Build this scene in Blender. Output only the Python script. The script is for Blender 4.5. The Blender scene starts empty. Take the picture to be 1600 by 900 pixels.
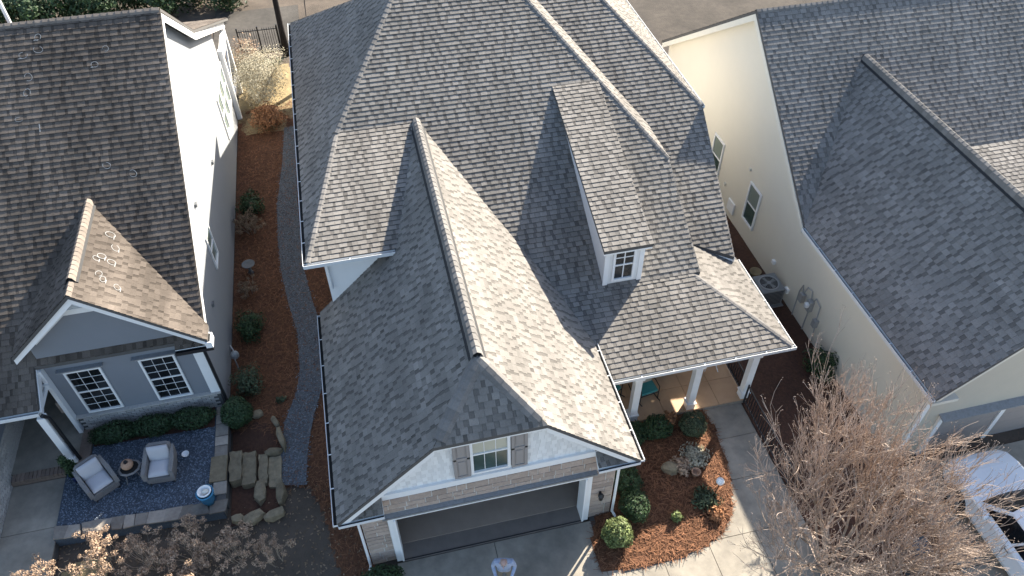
import bpy, math, random
from mathutils import Vector, Matrix

# ------------------------------------------------------------------ camera, world, sun, exposure
SC = bpy.context.scene
COL = SC.collection
CAM_POS = Vector((0.877, -9.691, 19.804))
PITCH, YAW, ROLL = math.radians(45.519), math.radians(12.678), math.radians(-0.619)
fw = Vector((math.sin(YAW) * math.cos(PITCH), math.cos(YAW) * math.cos(PITCH), -math.sin(PITCH)))
r0 = Vector((math.cos(YAW), -math.sin(YAW), 0)); u0 = r0.cross(fw)
rt = r0 * math.cos(ROLL) + u0 * math.sin(ROLL); up = rt.cross(fw)
cd = bpy.data.cameras.new('camera'); cam = bpy.data.objects.new('camera', cd); COL.objects.link(cam)
M = Matrix((rt, up, -fw)).transposed().to_4x4(); M.translation = CAM_POS; cam.matrix_world = M
cd.sensor_width = 36; cd.lens = 27.2; cd.clip_end = 2000; SC.camera = cam

SUN = Vector((1.25, 1.15, 1.0)).normalized()
wd = bpy.data.worlds.new('World'); SC.world = wd; wd.use_nodes = True
wn = wd.node_tree; bgn = wn.nodes['Background']
sky = wn.nodes.new('ShaderNodeTexSky'); sky.sky_type = 'NISHITA'; sky.sun_disc = False
sky.sun_elevation = math.asin(SUN.z); sky.sun_rotation = math.atan2(SUN.x, SUN.y)
sky.air_density = 1.0; sky.dust_density = 1.2; sky.ozone_density = 1.0
wn.links.new(sky.outputs[0], bgn.inputs[0]); bgn.inputs[1].default_value = 0.09
sl = bpy.data.lights.new('sun', 'SUN'); sl.energy = 5.0; sl.angle = math.radians(0.53); sl.color = (1.0, 0.92, 0.79)
so = bpy.data.objects.new('sun', sl); COL.objects.link(so); so.rotation_euler = SUN.to_track_quat('Z', 'Y').to_euler(); so.location = (20, 20, 40)
SC.view_settings.view_transform = 'Standard'; SC.view_settings.look = 'None'
SC.view_settings.exposure = 2.0; SC.view_settings.gamma = 1.0
SC.render.engine = 'CYCLES'

# ------------------------------------------------------------------ helpers
RN = random.Random(11)
W = {}                                   # frame origin of every object that is a parent
V = Vector
def link(o): COL.objects.link(o); return o
def thing(name, label, cat, loc=(0, 0, 0), rz=0.0, group=None, local=False):
    o = link(bpy.data.objects.new(name, None)); o.empty_display_size = .2
    o.location = loc; o.rotation_euler = (0, 0, rz); o['label'] = label; o['category'] = cat
    if group: o['group'] = group
    W[o.name] = V((0, 0, 0)) if local else V(loc)
    return o
def tag(o, label=None, cat=None, group=None, kind=None):
    if label: o['label'] = label
    if cat: o['category'] = cat
    if group: o['group'] = group
    if kind: o['kind'] = kind
    return o
def dup(o, parent=None):
    c = o.copy(); COL.objects.link(c); c.parent = parent; W[c.name] = W.get(o.name, V((0, 0, 0)))
    for ch in list(o.children): dup(ch, c)
    return c

class MB:
    def __init__(s): s.v = []; s.f = []; s.m = []; s.t = []
    def add(s, vs, fs, mat=0, tint=.5):
        b = len(s.v); s.v.extend([V(p) for p in vs])
        for f in fs: s.f.append([b + i for i in f]); s.m.append(mat); s.t.append(tint)
        return s
    def obox(s, o, a, b, c, mat=0, tint=.5):          # corner + three edge vectors
        o, a, b, c = V(o), V(a), V(b), V(c)
        if a.cross(b).dot(c) < 0: a, b = b, a
        p = [o, o + a, o + a + b, o + b]; p += [q + c for q in p]
        return s.add(p, [(3, 2, 1, 0), (4, 5, 6, 7), (0, 1, 5, 4), (1, 2, 6, 5), (2, 3, 7, 6), (3, 0, 4, 7)], mat, tint)
    def box(s, x0, x1, y0, y1, z0, z1, mat=0, tint=.5):
        return s.obox((x0, y0, z0), (x1 - x0, 0, 0), (0, y1 - y0, 0), (0, 0, z1 - z0), mat, tint)
    def cbox(s, c, sz, rz=0, mat=0, tint=.5, tilt=None):
        m = Matrix.Rotation(rz, 3, 'Z')
        if tilt: m = m @ Matrix.Rotation(tilt, 3, 'X')
        a, b, d = m @ V((sz[0], 0, 0)), m @ V((0, sz[1], 0)), m @ V((0, 0, sz[2]))
        return s.obox(V(c) - (a + b + d) / 2, a, b, d, mat, tint)
    def prism(s, poly, off, mat=0, tint=.5):
        n = len(poly); off = V(off); p = [V(q) for q in poly]
        nn = (p[1] - p[0]).cross(p[2] - p[0])
        if nn.dot(off) > 0: p.reverse()
        # p faces away from off
        return s.add(p + [q + off for q in p], [tuple(range(n)), tuple(range(2 * n - 1, n - 1, -1))] +
                     [(i, n + i, n + (i + 1) % n, (i + 1) % n) for i in range(n)], mat, tint)
    def bar(s, p0, p1, w, h, mat=0, tint=.5, upv=(0, 0, 1)):
        p0, p1 = V(p0), V(p1); d = (p1 - p0); a = d.cross(V(upv))
        if a.length < 1e-6: a = d.cross(V((0, 1, 0)))
        a.normalize(); b = a.cross(d).normalized()
        return s.obox(p0 - a * w / 2 - b * h / 2, a * w, b * h, d, mat, tint)
    def tube(s, pts, rad, n=6, mat=0, tint=.5, cap=True):
        pts = [V(p) for p in pts]; k = len(pts); base = len(s.v)
        if not hasattr(rad, '__len__'): rad = [rad] * k
        ref = V((.31, .22, .92)); vs = []
        for i in range(k):
            d = (pts[min(i + 1, k - 1)] - pts[max(i - 1, 0)]).normalized()
            a = d.cross(ref)
            if a.length < .05: a = d.cross(V((1, 0, 0)))
            a.normalize(); b = d.cross(a)
            vs += [pts[i] + (a * math.cos(6.2832 * j / n) + b * math.sin(6.2832 * j / n)) * rad[i] for j in range(n)]
        fs = [(i * n + j, i * n + (j + 1) % n, (i + 1) * n + (j + 1) % n, (i + 1) * n + j) for i in range(k - 1) for j in range(n)]
        if cap: fs += [tuple(range(n - 1, -1, -1)), tuple(range((k - 1) * n, k * n))]
        return s.add(vs, fs, mat, tint)
    def lathe(s, c, prof, n=16, mat=0, tint=.5, sy=1.0):
        c = V(c); vs = []; k = len(prof)
        for r, z in prof: vs += [c + V((r * math.cos(6.2832 * j / n), sy * r * math.sin(6.2832 * j / n), z)) for j in range(n)]
        fs = [(i * n + j, i * n + (j + 1) % n, (i + 1) * n + (j + 1) % n, (i + 1) * n + j) for i in range(k - 1) for j in range(n)]
        fs += [tuple(range(n - 1, -1, -1)), tuple(range((k - 1) * n, k * n))]
        return s.add(vs, fs, mat, tint)
    def loft(s, loops, mat=0, tint=.5, caps=True):
        n = len(loops[0]); vs = [V(p) for l in loops for p in l]; k = len(loops)
        fs = [(i * n + j, i * n + (j + 1) % n, (i + 1) * n + (j + 1) % n, (i + 1) * n + j) for i in range(k - 1) for j in range(n)]
        if caps: fs += [tuple(range(n - 1, -1, -1)), tuple(range((k - 1) * n, k * n))]
        return s.add(vs, fs, mat, tint)
    def rock(s, c, r, rng, n=9, m=6, mat=0, tint=.5, flat=.0):
        c = V(c); ph = [rng.uniform(0, 6.28) for _ in range(6)]; vs = []
        for i in range(m + 1):
            th = math.pi * i / m
            for j in range(n):
                a = 6.2832 * j / n
                k = 1 + .13 * math.sin(2 * a + ph[0]) + .1 * math.sin(3 * a + ph[1] + 2 * th) + .09 * math.sin(4 * th + ph[2] + a)
                z = math.cos(th); z = math.copysign(abs(z) ** (1 - flat), z)
                vs.append(c + V((r[0] * k * math.sin(th) ** .75 * math.cos(a), r[1] * k * math.sin(th) ** .75 * math.sin(a), r[2] * z * (.9 + .1 * k))))
        fs = [(i * n + j, (i + 1) * n + j, (i + 1) * n + (j + 1) % n, i * n + (j + 1) % n) for i in range(m) for j in range(n)]
        return s.add(vs, fs, mat, tint)
    def mesh(s, name, mats, c=V((0, 0, 0)), smooth=False):
        me = bpy.data.meshes.new(name); me.from_pydata([tuple(p - c) for p in s.v], [], s.f)
        for m in (mats if isinstance(mats, (list, tuple)) else [mats]): me.materials.append(m)
        me.polygons.foreach_set('material_index', s.m)
        at = me.attributes.new('tint', 'FLOAT', 'FACE'); at.data.foreach_set('value', s.t)
        if smooth: me.polygons.foreach_set('use_smooth', [True] * len(s.f))
        me.update(); return me
    def build(s, name, mats, parent=None, smooth=False, kind=None, label=None):
        xs = [p.x for p in s.v]; ys = [p.y for p in s.v]; z0 = min(p.z for p in s.v)
        c = V(((min(xs) + max(xs)) / 2, (min(ys) + max(ys)) / 2, z0))
        o = link(bpy.data.objects.new(name, s.mesh(name, mats, c, smooth)))
        if parent: o.parent = parent; o.location = c - W[parent.name]
        else: o.location = c
        W[o.name] = c
        if kind: o['kind'] = kind
        if label: o['label'] = label
        return o

# ------------------------------------------------------------------ materials
def nd(t, typ, **k):
    n = t.nodes.new(typ)
    for a, b in k.items(): setattr(n, a, b)
    return n
def mat(name, col, col2=None, rough=.8, scale=6.0, amt=.5, bump=0.0, bscale=None, metal=0.0, rand=0.0, tint=None,
        spec=.3, detail=6.0, big=0.0, trans=0.0, stretch=None, streak=0.0):
    m = bpy.data.materials.new(name); m.use_nodes = True; t = m.node_tree; b = t.nodes['Principled BSDF']; L = t.links.new
    b.inputs['Roughness'].default_value = rough; b.inputs['Metallic'].default_value = metal
    b.inputs['Specular IOR Level'].default_value = spec
    pos = nd(t, 'ShaderNodeNewGeometry').outputs['Position']
    if stretch:
        mp = nd(t, 'ShaderNodeMapping'); mp.inputs['Scale'].default_value = stretch; L(pos, mp.inputs[0]); pos = mp.outputs[0]
    nz = nd(t, 'ShaderNodeTexNoise'); nz.inputs['Scale'].default_value = scale; nz.inputs['Detail'].default_value = detail
    nz.inputs['Roughness'].default_value = .65; L(pos, nz.inputs['Vector'])
    col2 = col2 or tuple(c * .6 for c in col)
    mx = nd(t, 'ShaderNodeMix', data_type='RGBA'); mx.inputs[6].default_value = (*col, 1); mx.inputs[7].default_value = (*col2, 1)
    mr = nd(t, 'ShaderNodeMapRange'); mr.inputs[1].default_value = .35; mr.inputs[2].default_value = .68; mr.inputs[4].default_value = amt
    L(nz.outputs[0], mr.inputs[0]); L(mr.outputs[0], mx.inputs[0]); out = mx.outputs[2]
    def mul(out, fac_socket, lo, hi):
        r = nd(t, 'ShaderNodeMapRange'); r.inputs[3].default_value = lo; r.inputs[4].default_value = hi; L(fac_socket, r.inputs[0])
        h = nd(t, 'ShaderNodeHueSaturation'); L(r.outputs[0], h.inputs['Value']); L(out, h.inputs['Color']); return h.outputs[0]
    if tint:
        at = nd(t, 'ShaderNodeAttribute', attribute_name='tint'); out = mul(out, at.outputs['Fac'], tint[0], tint[1])
    if rand:
        oi = nd(t, 'ShaderNodeObjectInfo'); out = mul(out, oi.outputs['Random'], 1 - rand, 1 + rand)
    if big:
        n2 = nd(t, 'ShaderNodeTexNoise'); n2.inputs['Scale'].default_value = .55; n2.inputs['Detail'].default_value = 5; L(pos, n2.inputs['Vector'])
        q = nd(t, 'ShaderNodeMapRange'); q.inputs[1].default_value = .3; q.inputs[2].default_value = .7; L(n2.outputs[0], q.inputs[0])
        out = mul(out, q.outputs[0], 1 - big, 1 + big)
    if streak:
        ms_ = nd(t, 'ShaderNodeMapping'); ms_.inputs['Scale'].default_value = (1.7, .22, .22); L(pos, ms_.inputs[0])
        n4 = nd(t, 'ShaderNodeTexNoise'); n4.inputs['Scale'].default_value = 1.0; n4.inputs['Detail'].default_value = 4; L(ms_.outputs[0], n4.inputs['Vector'])
        q4 = nd(t, 'ShaderNodeMapRange'); q4.inputs[1].default_value = .35; q4.inputs[2].default_value = .65; L(n4.outputs[0], q4.inputs[0])
        out = mul(out, q4.outputs[0], 1 - streak, 1 + streak * .6)
    L(out, b.inputs['Base Color'])
    if bump:
        n3 = nd(t, 'ShaderNodeTexNoise'); n3.inputs['Scale'].default_value = bscale or scale * 4; n3.inputs['Detail'].default_value = 5; L(pos, n3.inputs['Vector'])
        bp = nd(t, 'ShaderNodeBump'); bp.inputs['Strength'].default_value = bump; bp.inputs['Distance'].default_value = .03
        L(n3.outputs[0], bp.inputs['Height']); L(bp.outputs[0], b.inputs['Normal'])
    if trans:
        b.inputs['Transmission Weight'].default_value = 0
        ts = nd(t, 'ShaderNodeBsdfTranslucent'); L(out, ts.inputs[0]); ms = nd(t, 'ShaderNodeMixShader'); ms.inputs[0].default_value = trans
        L(b.outputs[0], ms.inputs[1]); L(ts.outputs[0], ms.inputs[2]); L(ms.outputs[0], t.nodes['Material Output'].inputs[0])
    return m
MT = {}
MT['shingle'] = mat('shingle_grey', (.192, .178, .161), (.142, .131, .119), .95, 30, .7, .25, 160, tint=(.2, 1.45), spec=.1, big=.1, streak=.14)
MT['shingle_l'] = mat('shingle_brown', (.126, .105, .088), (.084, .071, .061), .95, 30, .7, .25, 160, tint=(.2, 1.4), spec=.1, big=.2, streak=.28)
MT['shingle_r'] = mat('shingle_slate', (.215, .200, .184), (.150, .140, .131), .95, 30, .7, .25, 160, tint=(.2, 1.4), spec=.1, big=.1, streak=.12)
MT['cap'] = mat('ridge_cap_felt', (.180, .170, .160), (.125, .118, .110), .95, 24, .6, .2, 120, rand=.16, spec=.1)
MT['deck'] = mat('roof_deck', (.10, .096, .092), None, .95, 8, .4)
MT['vent'] = mat('ridge_vent_plastic', (.02, .02, .021), None, .7)
MT['white'] = mat('white_paint', (.79, .79, .78), (.72, .72, .71), .55, 3, .5, spec=.4)
MT['offwhite'] = mat('white_siding', (.80, .80, .785), (.74, .74, .73), .65, 5, .5, tint=(.72, 1.08))
MT['cream'] = mat('cream_siding', (.66, .615, .52), (.62, .58, .49), .8, 1.2, .5, .05, 60)
MT['cream_lt'] = mat('cream_trim', (.66, .63, .55), None, .7, 3, .2)
MT['beige'] = mat('beige_stucco', (.50, .46, .38), (.45, .42, .35), .85, 2, .5, .05, 60)
MT['grey_wall'] = mat('grey_siding', (.20, .215, .24), (.185, .20, .222), .75, 2, .5)
MT['side_wall'] = mat('pale_grey_siding', (.265, .275, .285), (.25, .26, .27), .8, 1.5, .5)
MT['trim_grey'] = mat('weathered_flashing', (.27, .28, .29), (.19, .19, .19), .5, 14, .7, metal=.3)
MT['gutter'] = mat('gutter_metal', (.66, .67, .67), (.55, .56, .56), .5, 10, .5, spec=.4)
MT['gutter_in'] = mat('gutter_inside', (.014, .013, .012), None, .8, 10, .4)
MT['black'] = mat('black_metal', (.018, .018, .02), None, .45, 8, .3, spec=.4)
MT['shutter'] = mat('taupe_shutter', (.30, .275, .26), (.26, .24, .23), .7, 8, .3)
MT['stone'] = mat('garage_stone', (.43, .345, .29), (.31, .25, .21), .9, 9, .8, .5, 40, rand=.16)
MT['mortar'] = mat('mortar', (.62, .60, .56), (.54, .52, .48), .95, 18, .5)
MT['brick'] = mat('painted_brick', (.50, .475, .44), (.34, .31, .285), .9, 16, .7, .3, 60, rand=.22)
MT['brick_mortar'] = mat('brick_mortar', (.10, .098, .095), None, .95, 18, .5)
MT['brick_red'] = mat('rowlock_brick', (.20, .15, .12), (.13, .10, .08), .9, 16, .7, .3, 60, rand=.2)
MT['concrete'] = mat('concrete', (.28, .25, .205), (.18, .162, .135), .9, 3.0, .7, .15, 50, big=.26, rand=.05)
MT['apron'] = mat('garage_apron', (.20, .17, .145), (.14, .12, .105), .8, 3, .6)
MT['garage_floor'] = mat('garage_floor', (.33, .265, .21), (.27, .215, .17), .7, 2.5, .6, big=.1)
MT['porch_floor'] = mat('tan_porch_floor', (.50, .33, .20), (.40, .25, .15), .7, 2.5, .6, big=.12, rand=.06)
MT['dirt'] = mat('bare_dirt', (.10, .078, .06), (.055, .044, .034), .97, 2.2, .8, .7, 18, big=.3)
MT['backdirt'] = mat('shaded_grey_dirt', (.065, .058, .05), (.042, .038, .033), .97, 4, .7, .4, 30, big=.3)  # grey path dirt, darkened to paint in shade from trees not modelled
MT['soil'] = mat('tree_shaded_soil', (.050, .041, .033), (.030, .025, .021), .97, 3, .8, .5, 20, big=.3)  # soil colour lowered so tree shade is painted into the back yard
MT['grass'] = mat('dormant_grass', (.30, .23, .12), (.17, .13, .075), .95, 5, .8, .8, 40, big=.25)
MT['straw'] = mat('pine_straw', (.142, .062, .031), (.06, .028, .017), .95, 9, .9, .9, 45, big=.22)
MT['needle'] = mat('pine_needles', (.21, .098, .05), (.10, .045, .024), .9, 9, .8, tint=(.5, 1.5))
MT['mulch'] = mat('dark_mulch', (.085, .041, .026), (.038, .021, .015), .97, 10, .8, .9, 35, big=.2)
MT['gravel'] = mat('blue_grey_gravel', (.085, .105, .135), (.04, .05, .065), .9, 40, .9, .8, 60)
MT['gravel_p'] = mat('path_gravel', (.14, .15, .165), (.08, .085, .09), .9, 30, .9, .8, 60)
MT['pebble'] = mat('pebbles', (.12, .145, .18), (.07, .085, .11), .85, 20, .6, tint=(.4, 1.9))
MT['pebble_p'] = mat('path_pebbles', (.16, .17, .185), (.1, .105, .11), .85, 20, .6, tint=(.5, 1.6))
MT['flag'] = mat('flagstone', (.27, .24, .20), (.17, .14, .12), .9, 5, .8, .4, 30, rand=.35)
MT['boulder'] = mat('sandstone', (.25, .20, .13), (.13, .105, .07), .95, 6, .8, .6, 25, rand=.2)
MT['glass'] = mat('window_glass', (.022, .026, .030), (.008, .009, .010), .06, 1.1, .9, spec=.6, rand=.6)  # pane tone varies at random in place of uneven reflections
MT['glass_b'] = mat('window_glass_blind', (.20, .24, .21), (.17, .20, .18), .12, 1.5, .4, spec=.6)
MT['blind'] = mat('cream_roller_blind', (.46, .45, .36), (.42, .41, .33), .35, 2, .3, spec=.5)
MT['glass_t'] = mat('window_glass_teal', (.05, .085, .075), (.03, .05, .045), .1, 3, .6, spec=.6)
MT['wicker'] = mat('grey_wicker', (.25, .235, .225), (.14, .13, .125), .85, 60, .8, .6, 120)
MT['cushion'] = mat('pale_cushion', (.44, .43, .44), (.39, .38, .39), .9, 8, .4, .1, 90)
MT['teal'] = mat('teal_cushion', (.06, .26, .25), (.045, .2, .2), .85, 8, .4)
MT['stripe'] = mat('striped_cushion', (.40, .36, .28), (.30, .26, .2), .85, 8, .4)
MT['bathstone'] = mat('bath_stone', (.16, .16, .155), None, .9, 8, .5)
MT['bluepot'] = mat('blue_glaze', (.03, .20, .34), (.02, .13, .25), .25, 6, .6, spec=.6)
MT['darkblue'] = mat('cobalt_glaze', (.015, .03, .14), None, .3, 6, .4, spec=.5)
MT['terracotta'] = mat('woven_terracotta', (.42, .26, .17), (.26, .15, .1), .85, 40, .7, .4, 80)
MT['buff'] = mat('buff_pot', (.34, .27, .16), (.24, .19, .11), .9, 10, .5)
MT['boxwood'] = mat('boxwood_leaf', (.040, .070, .028), (.022, .042, .018), .6, 7, .6, tint=(.45, 1.7), trans=.15)
MT['varieg'] = mat('variegated_leaf', (.17, .20, .075), (.06, .09, .03), .6, 14, .9, tint=(.25, 1.9), trans=.2)
MT['oliveleaf'] = mat('olive_leaf', (.065, .085, .045), (.04, .05, .03), .7, 7, .6, tint=(.4, 1.8), trans=.15)
MT['yellowleaf'] = mat('pale_yellow_leaf', (.45, .41, .31), (.30, .27, .20), .8, 7, .6, tint=(.5, 1.5), trans=.2)
MT['rust'] = mat('rust_leaf', (.34, .17, .085), (.20, .09, .045), .9, 7, .6, tint=(.5, 1.6), trans=.15)
MT['dried'] = mat('dried_flower', (.46, .33, .23), (.28, .19, .13), .95, 14, .7, tint=(.5, 1.5), trans=.15)
MT['dried_d'] = mat('dried_flower_dark', (.24, .17, .11), (.14, .10, .07), .95, 14, .7, tint=(.5, 1.5), trans=.1)
MT['stem'] = mat('dry_stem', (.30, .235, .18), (.17, .13, .10), .9, 10, .7, tint=(.6, 1.5))
MT['twig'] = mat('twig_bark', (.42, .33, .265), (.25, .19, .15), .85, 8, .8, tint=(.5, 1.5))
MT['bark'] = mat('smooth_bark', (.36, .29, .23), (.22, .17, .135), .85, 5, .8, .3, 25)
MT['darkbark'] = mat('dark_bark', (.022, .018, .016), None, .95, 6, .6, .6, 20)
MT['truck'] = mat('white_car_paint', (.74, .76, .80), None, .22, 2, .05, spec=.6)
MT['truck_glass'] = mat('car_glass', (.008, .009, .011), None, .04, 2, .1, spec=.7)
MT['chrome'] = mat('chrome', (.62, .63, .65), None, .15, 2, .1, metal=1.0)
MT['rubber'] = mat('rubber', (.02, .02, .02), None, .85, 20, .4)
MT['ac'] = mat('ac_grey_metal', (.22, .225, .225), (.17, .17, .17), .55, 6, .4, metal=.2)
MT['meter'] = mat('utility_grey', (.33, .335, .33), (.25, .25, .25), .6, 8, .4, metal=.2)
MT['skin'] = mat('skin', (.48, .32, .26), (.42, .27, .215), .55, 20, .5)
MT['shirt'] = mat('blue_grey_shirt', (.26, .31, .43), (.42, .46, .55), .9, 26, .8)
MT['trouser'] = mat('khaki', (.20, .17, .13), None, .9, 10, .4)
MT['hair'] = mat('white_hair', (.55, .50, .46), None, .8, 40, .5)
MT['shoe'] = mat('brown_shoe', (.06, .04, .03), None, .6, 10, .4)
MT['chalk'] = mat('chalk', (.34, .34, .33), (.22, .22, .215), .95, 25, .6)
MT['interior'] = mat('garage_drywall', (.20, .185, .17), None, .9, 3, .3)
MT['bin'] = mat('blue_bin_plastic', (.05, .065, .085), None, .5, 5, .3)

# ------------------------------------------------------------------ roofs: shingle courses, caps, gutters
def newell(p):
    n = V((0, 0, 0))
    for i in range(len(p)):
        a, b = p[i], p[(i + 1) % len(p)]; n += V(((a.y - b.y) * (a.z + b.z), (a.z - b.z) * (a.x + b.x), (a.x - b.x) * (a.y + b.y)))
    return n.normalized()
def clip(poly, a, b, c):                 # keep a*x+b*y<=c
    out = []
    for i in range(len(poly)):
        p, q = poly[i], poly[(i + 1) % len(poly)]; dp = a * p[0] + b * p[1] - c; dq = a * q[0] + b * q[1] - c
        if dp <= 0: out.append(p)
        if dp * dq < 0: t = dp / (dp - dq); out.append((p[0] + (q[0] - p[0]) * t, p[1] + (q[1] - p[1]) * t))
    return out
def area2(p): return sum(p[i][0] * p[(i + 1) % len(p)][1] - p[(i + 1) % len(p)][0] * p[i][1] for i in range(len(p))) / 2
WID = (.065, .09, .12, .15, .18, .22, .26)
def courses(polys, seed, exp=.155, hb=.013, ht=.007, wid=WID, upv=V((0, 0, 1)), grad=None):
    """shingle records for convex coplanar polygons"""
    polys = [[V(q) for q in p] for p in polys]; n = newell(polys[0])
    if n.z < 0: n = -n
    if abs(n.z) < .01 and n.y > 0: n = -n
    s = (upv - n * n.dot(upv)).normalized(); t = s.cross(n); o = polys[0][0]
    P2 = []
    for p in polys:
        q = [((w - o).dot(t), (w - o).dot(s)) for w in p]
        if area2(q) < 0: q.reverse()
        P2.append(q)
    amin = min(c[0] for q in P2 for c in q); amax = max(c[0] for q in P2 for c in q)
    bmin = min(c[1] for q in P2 for c in q); bmax = max(c[1] for q in P2 for c in q); rec = []
    for k in range(int(math.ceil((bmax - bmin) / exp))):
        rg = random.Random(seed * 1000 + k); b0 = bmin + k * exp; b1 = b0 + exp; a = amin - rg.uniform(0, .3); tooth = rg.random() < .5
        while a < amax:
            wi = rg.choice((0, 1, 1, 2)) if not tooth else rg.choice((3, 4, 4, 5, 5, 6)); w = wid[wi]; ti = rg.gauss(.58, .085) if tooth else rg.gauss(.22, .08); ti = round(min(max(ti, 0), 1) * 12) / 12  # notches tinted darker: granule tone plus relief shade put into the colour
            for q in P2:
                R4 = [(a, b0), (a + w - .004, b0), (a + w - .004, b1), (a, b1)]; c = R4
                for i in range(len(q)):
                    p1, p2 = q[i], q[(i + 1) % len(q)]; ea, eb = p2[1] - p1[1], -(p2[0] - p1[0])
                    c = clip(c, ea, eb, ea * p1[0] + eb * p1[1])
                    if len(c) < 3: break
                if len(c) >= 3:
                    ar = abs(area2(c))
                    if ar > 2e-4: rec.append(dict(o=o, t=t, s=s, n=n, a=a, b=b0, w=w, wi=wi, k=tooth, ti=ti, poly=c, full=ar > .985 * (w - .004) * exp, exp=exp, hb=hb, ht=ht))
            a += w
            tooth = True if not tooth else rg.random() < .22
    return rec
def put_tab(mb, r, local=False):
    n, s, t, o = r['n'], r['s'], r['t'], r['o']; hh = r['hb'] + (r['ht'] if r['k'] else 0); c = r['poly']; m = len(c)
    if local: o = V((0, 0, 0)); n, s, t = V((0, 0, 1)), V((0, 1, 0)), V((1, 0, 0)); c = [(p[0] - r['a'], p[1] - r['b']) for p in c]; bb = 0
    else: bb = r['b']
    h = lambda b: hh * (1 - .8 * (b - bb) / r['exp'])
    top = [o + t * p[0] + s * p[1] + n * h(p[1]) for p in c]; bot = [o + t * p[0] + s * p[1] - n * .004 for p in c]
    fs = [tuple(range(m))] + [(i, i + m, (i + 1) % m + m, (i + 1) % m) for i in range(m) if not (c[i][1] > bb + r['exp'] * .99 and c[(i + 1) % m][1] > bb + r['exp'] * .99)]
    b_ = len(mb.f); mb.add(top + bot, fs, 0, .04)          # dark asphalt edges, painted near black to deepen the shadow line below each course
    mb.t[b_] = .24 + .76 * r['ti']
TAB = {}
def finish_shingles(house, fields, material, name='shingle', limit=300):
    """fields: list of (roof part, records, may be picked apart).  The nearest whole tabs become parts, the rest one stuff part."""
    cand = []
    for roof, rec, ok in fields:
        for r in rec:
            r['roof'] = roof; r['sep'] = False
            if not (ok and r['full']): continue
            c = r['o'] + r['t'] * (r['a'] + r['w'] / 2) + r['s'] * (r['b'] + r['exp'] / 2); d = CAM_POS - c
            x, y, z = (c - CAM_POS).dot(rt), (c - CAM_POS).dot(up), (c - CAM_POS).dot(fw)
            if abs(x / z) > .65 or abs(y / z) > .36: continue
            if callable(ok) and not ok(c): continue
            cand.append((r['w'] * r['exp'] * abs(d.normalized().dot(r['n'])) / d.length_squared, id(r), r))
    cand.sort(key=lambda q: -q[0])
    for _, _, r in cand[:limit]: r['sep'] = True
    mb = MB()
    for roof, rec, ok in fields:
        for r in rec:
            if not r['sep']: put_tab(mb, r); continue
            key = (material.name, r['wi'], r['k'], r['ti'], r['exp'], r['hb'])
            if key not in TAB:
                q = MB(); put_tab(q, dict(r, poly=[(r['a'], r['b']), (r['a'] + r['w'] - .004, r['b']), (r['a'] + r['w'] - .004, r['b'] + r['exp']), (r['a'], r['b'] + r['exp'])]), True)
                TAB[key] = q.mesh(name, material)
            o = link(bpy.data.objects.new(name, TAB[key])); m4 = Matrix((r['t'], r['s'], r['n'])).transposed().to_4x4()
            m4.translation = r['o'] + r['t'] * r['a'] + r['s'] * r['b'] - W[roof.name]; o.parent = roof; o.matrix_local = m4
    mb.build(name + '_courses', material, house, kind='stuff')
def deck(name, polys, parent, th=.11, m='deck', off=.006):
    mb = MB()
    for p in polys: mb.prism([V(q) - V((0, 0, off)) for q in p], (0, 0, -th))
    return mb.build(name, MT[m], parent)
def caps(P0, P1, nA, nB, roof, sp=.2, w=.15, h=.018, m='cap', vent=0.0, start=0.0, rd=.35):
    P0, P1 = V(P0), V(P1)
    if P1.z < P0.z - 1e-4: P0, P1 = P1, P0
    l = (P1 - P0).normalized(); L = (P1 - P0).length
    dA = l.cross(nA); dA = -dA if dA.dot(nB) > 0 else dA; dB = l.cross(nB); dB = -dB if dB.dot(nA) > 0 else dB
    dA.normalize(); dB.normalize(); nm = (nA + nB).normalized(); q = MB(); vs = []
    for e, (al, hh) in enumerate(((0, h + .016), (sp * 1.12, h))):
        cen = l * al + nm * (hh + vent)
        prof = [cen + dA * w - nm * .025, cen + dA * w * .6 + nm * w * .32 * rd, cen + nm * .035 * rd, cen + dB * w * .6 + nm * w * .32 * rd, cen + dB * w - nm * .025]
        vs += prof + [p - nm * .014 for p in prof]
    fs = [(i, i + 1, 10 + i + 1, 10 + i) for i in range(4)] + [(5 + i, i, i + 1, 6 + i)[::-1] for i in range(4)] + [(0, 10, 15, 5), (4, 9, 19, 14)] + [(15 + i, 16 + i, 11 + i, 10 + i) for i in range(4)]
    q.add(vs, fs); me = q.mesh('ridge_cap', MT[m])
    for i in range(int((L - start) / sp)):
        o = link(bpy.data.objects.new('ridge_cap', me)); o.parent = roof; o.location = P0 + l * (start + i * sp) - W[roof.name]
    if vent:
        v = MB(); wv = w + .035
        pr_ = [dA * wv + nA * .004, dA * wv + nA * (vent + .006), nm * (vent + .012), dB * wv + nB * (vent + .006), dB * wv + nB * .004]
        v.loft([[P0 + p for p in pr_], [P0 + l * L + p for p in pr_]]); v.build('ridge_vent', MT['vent'], roof)
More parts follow.
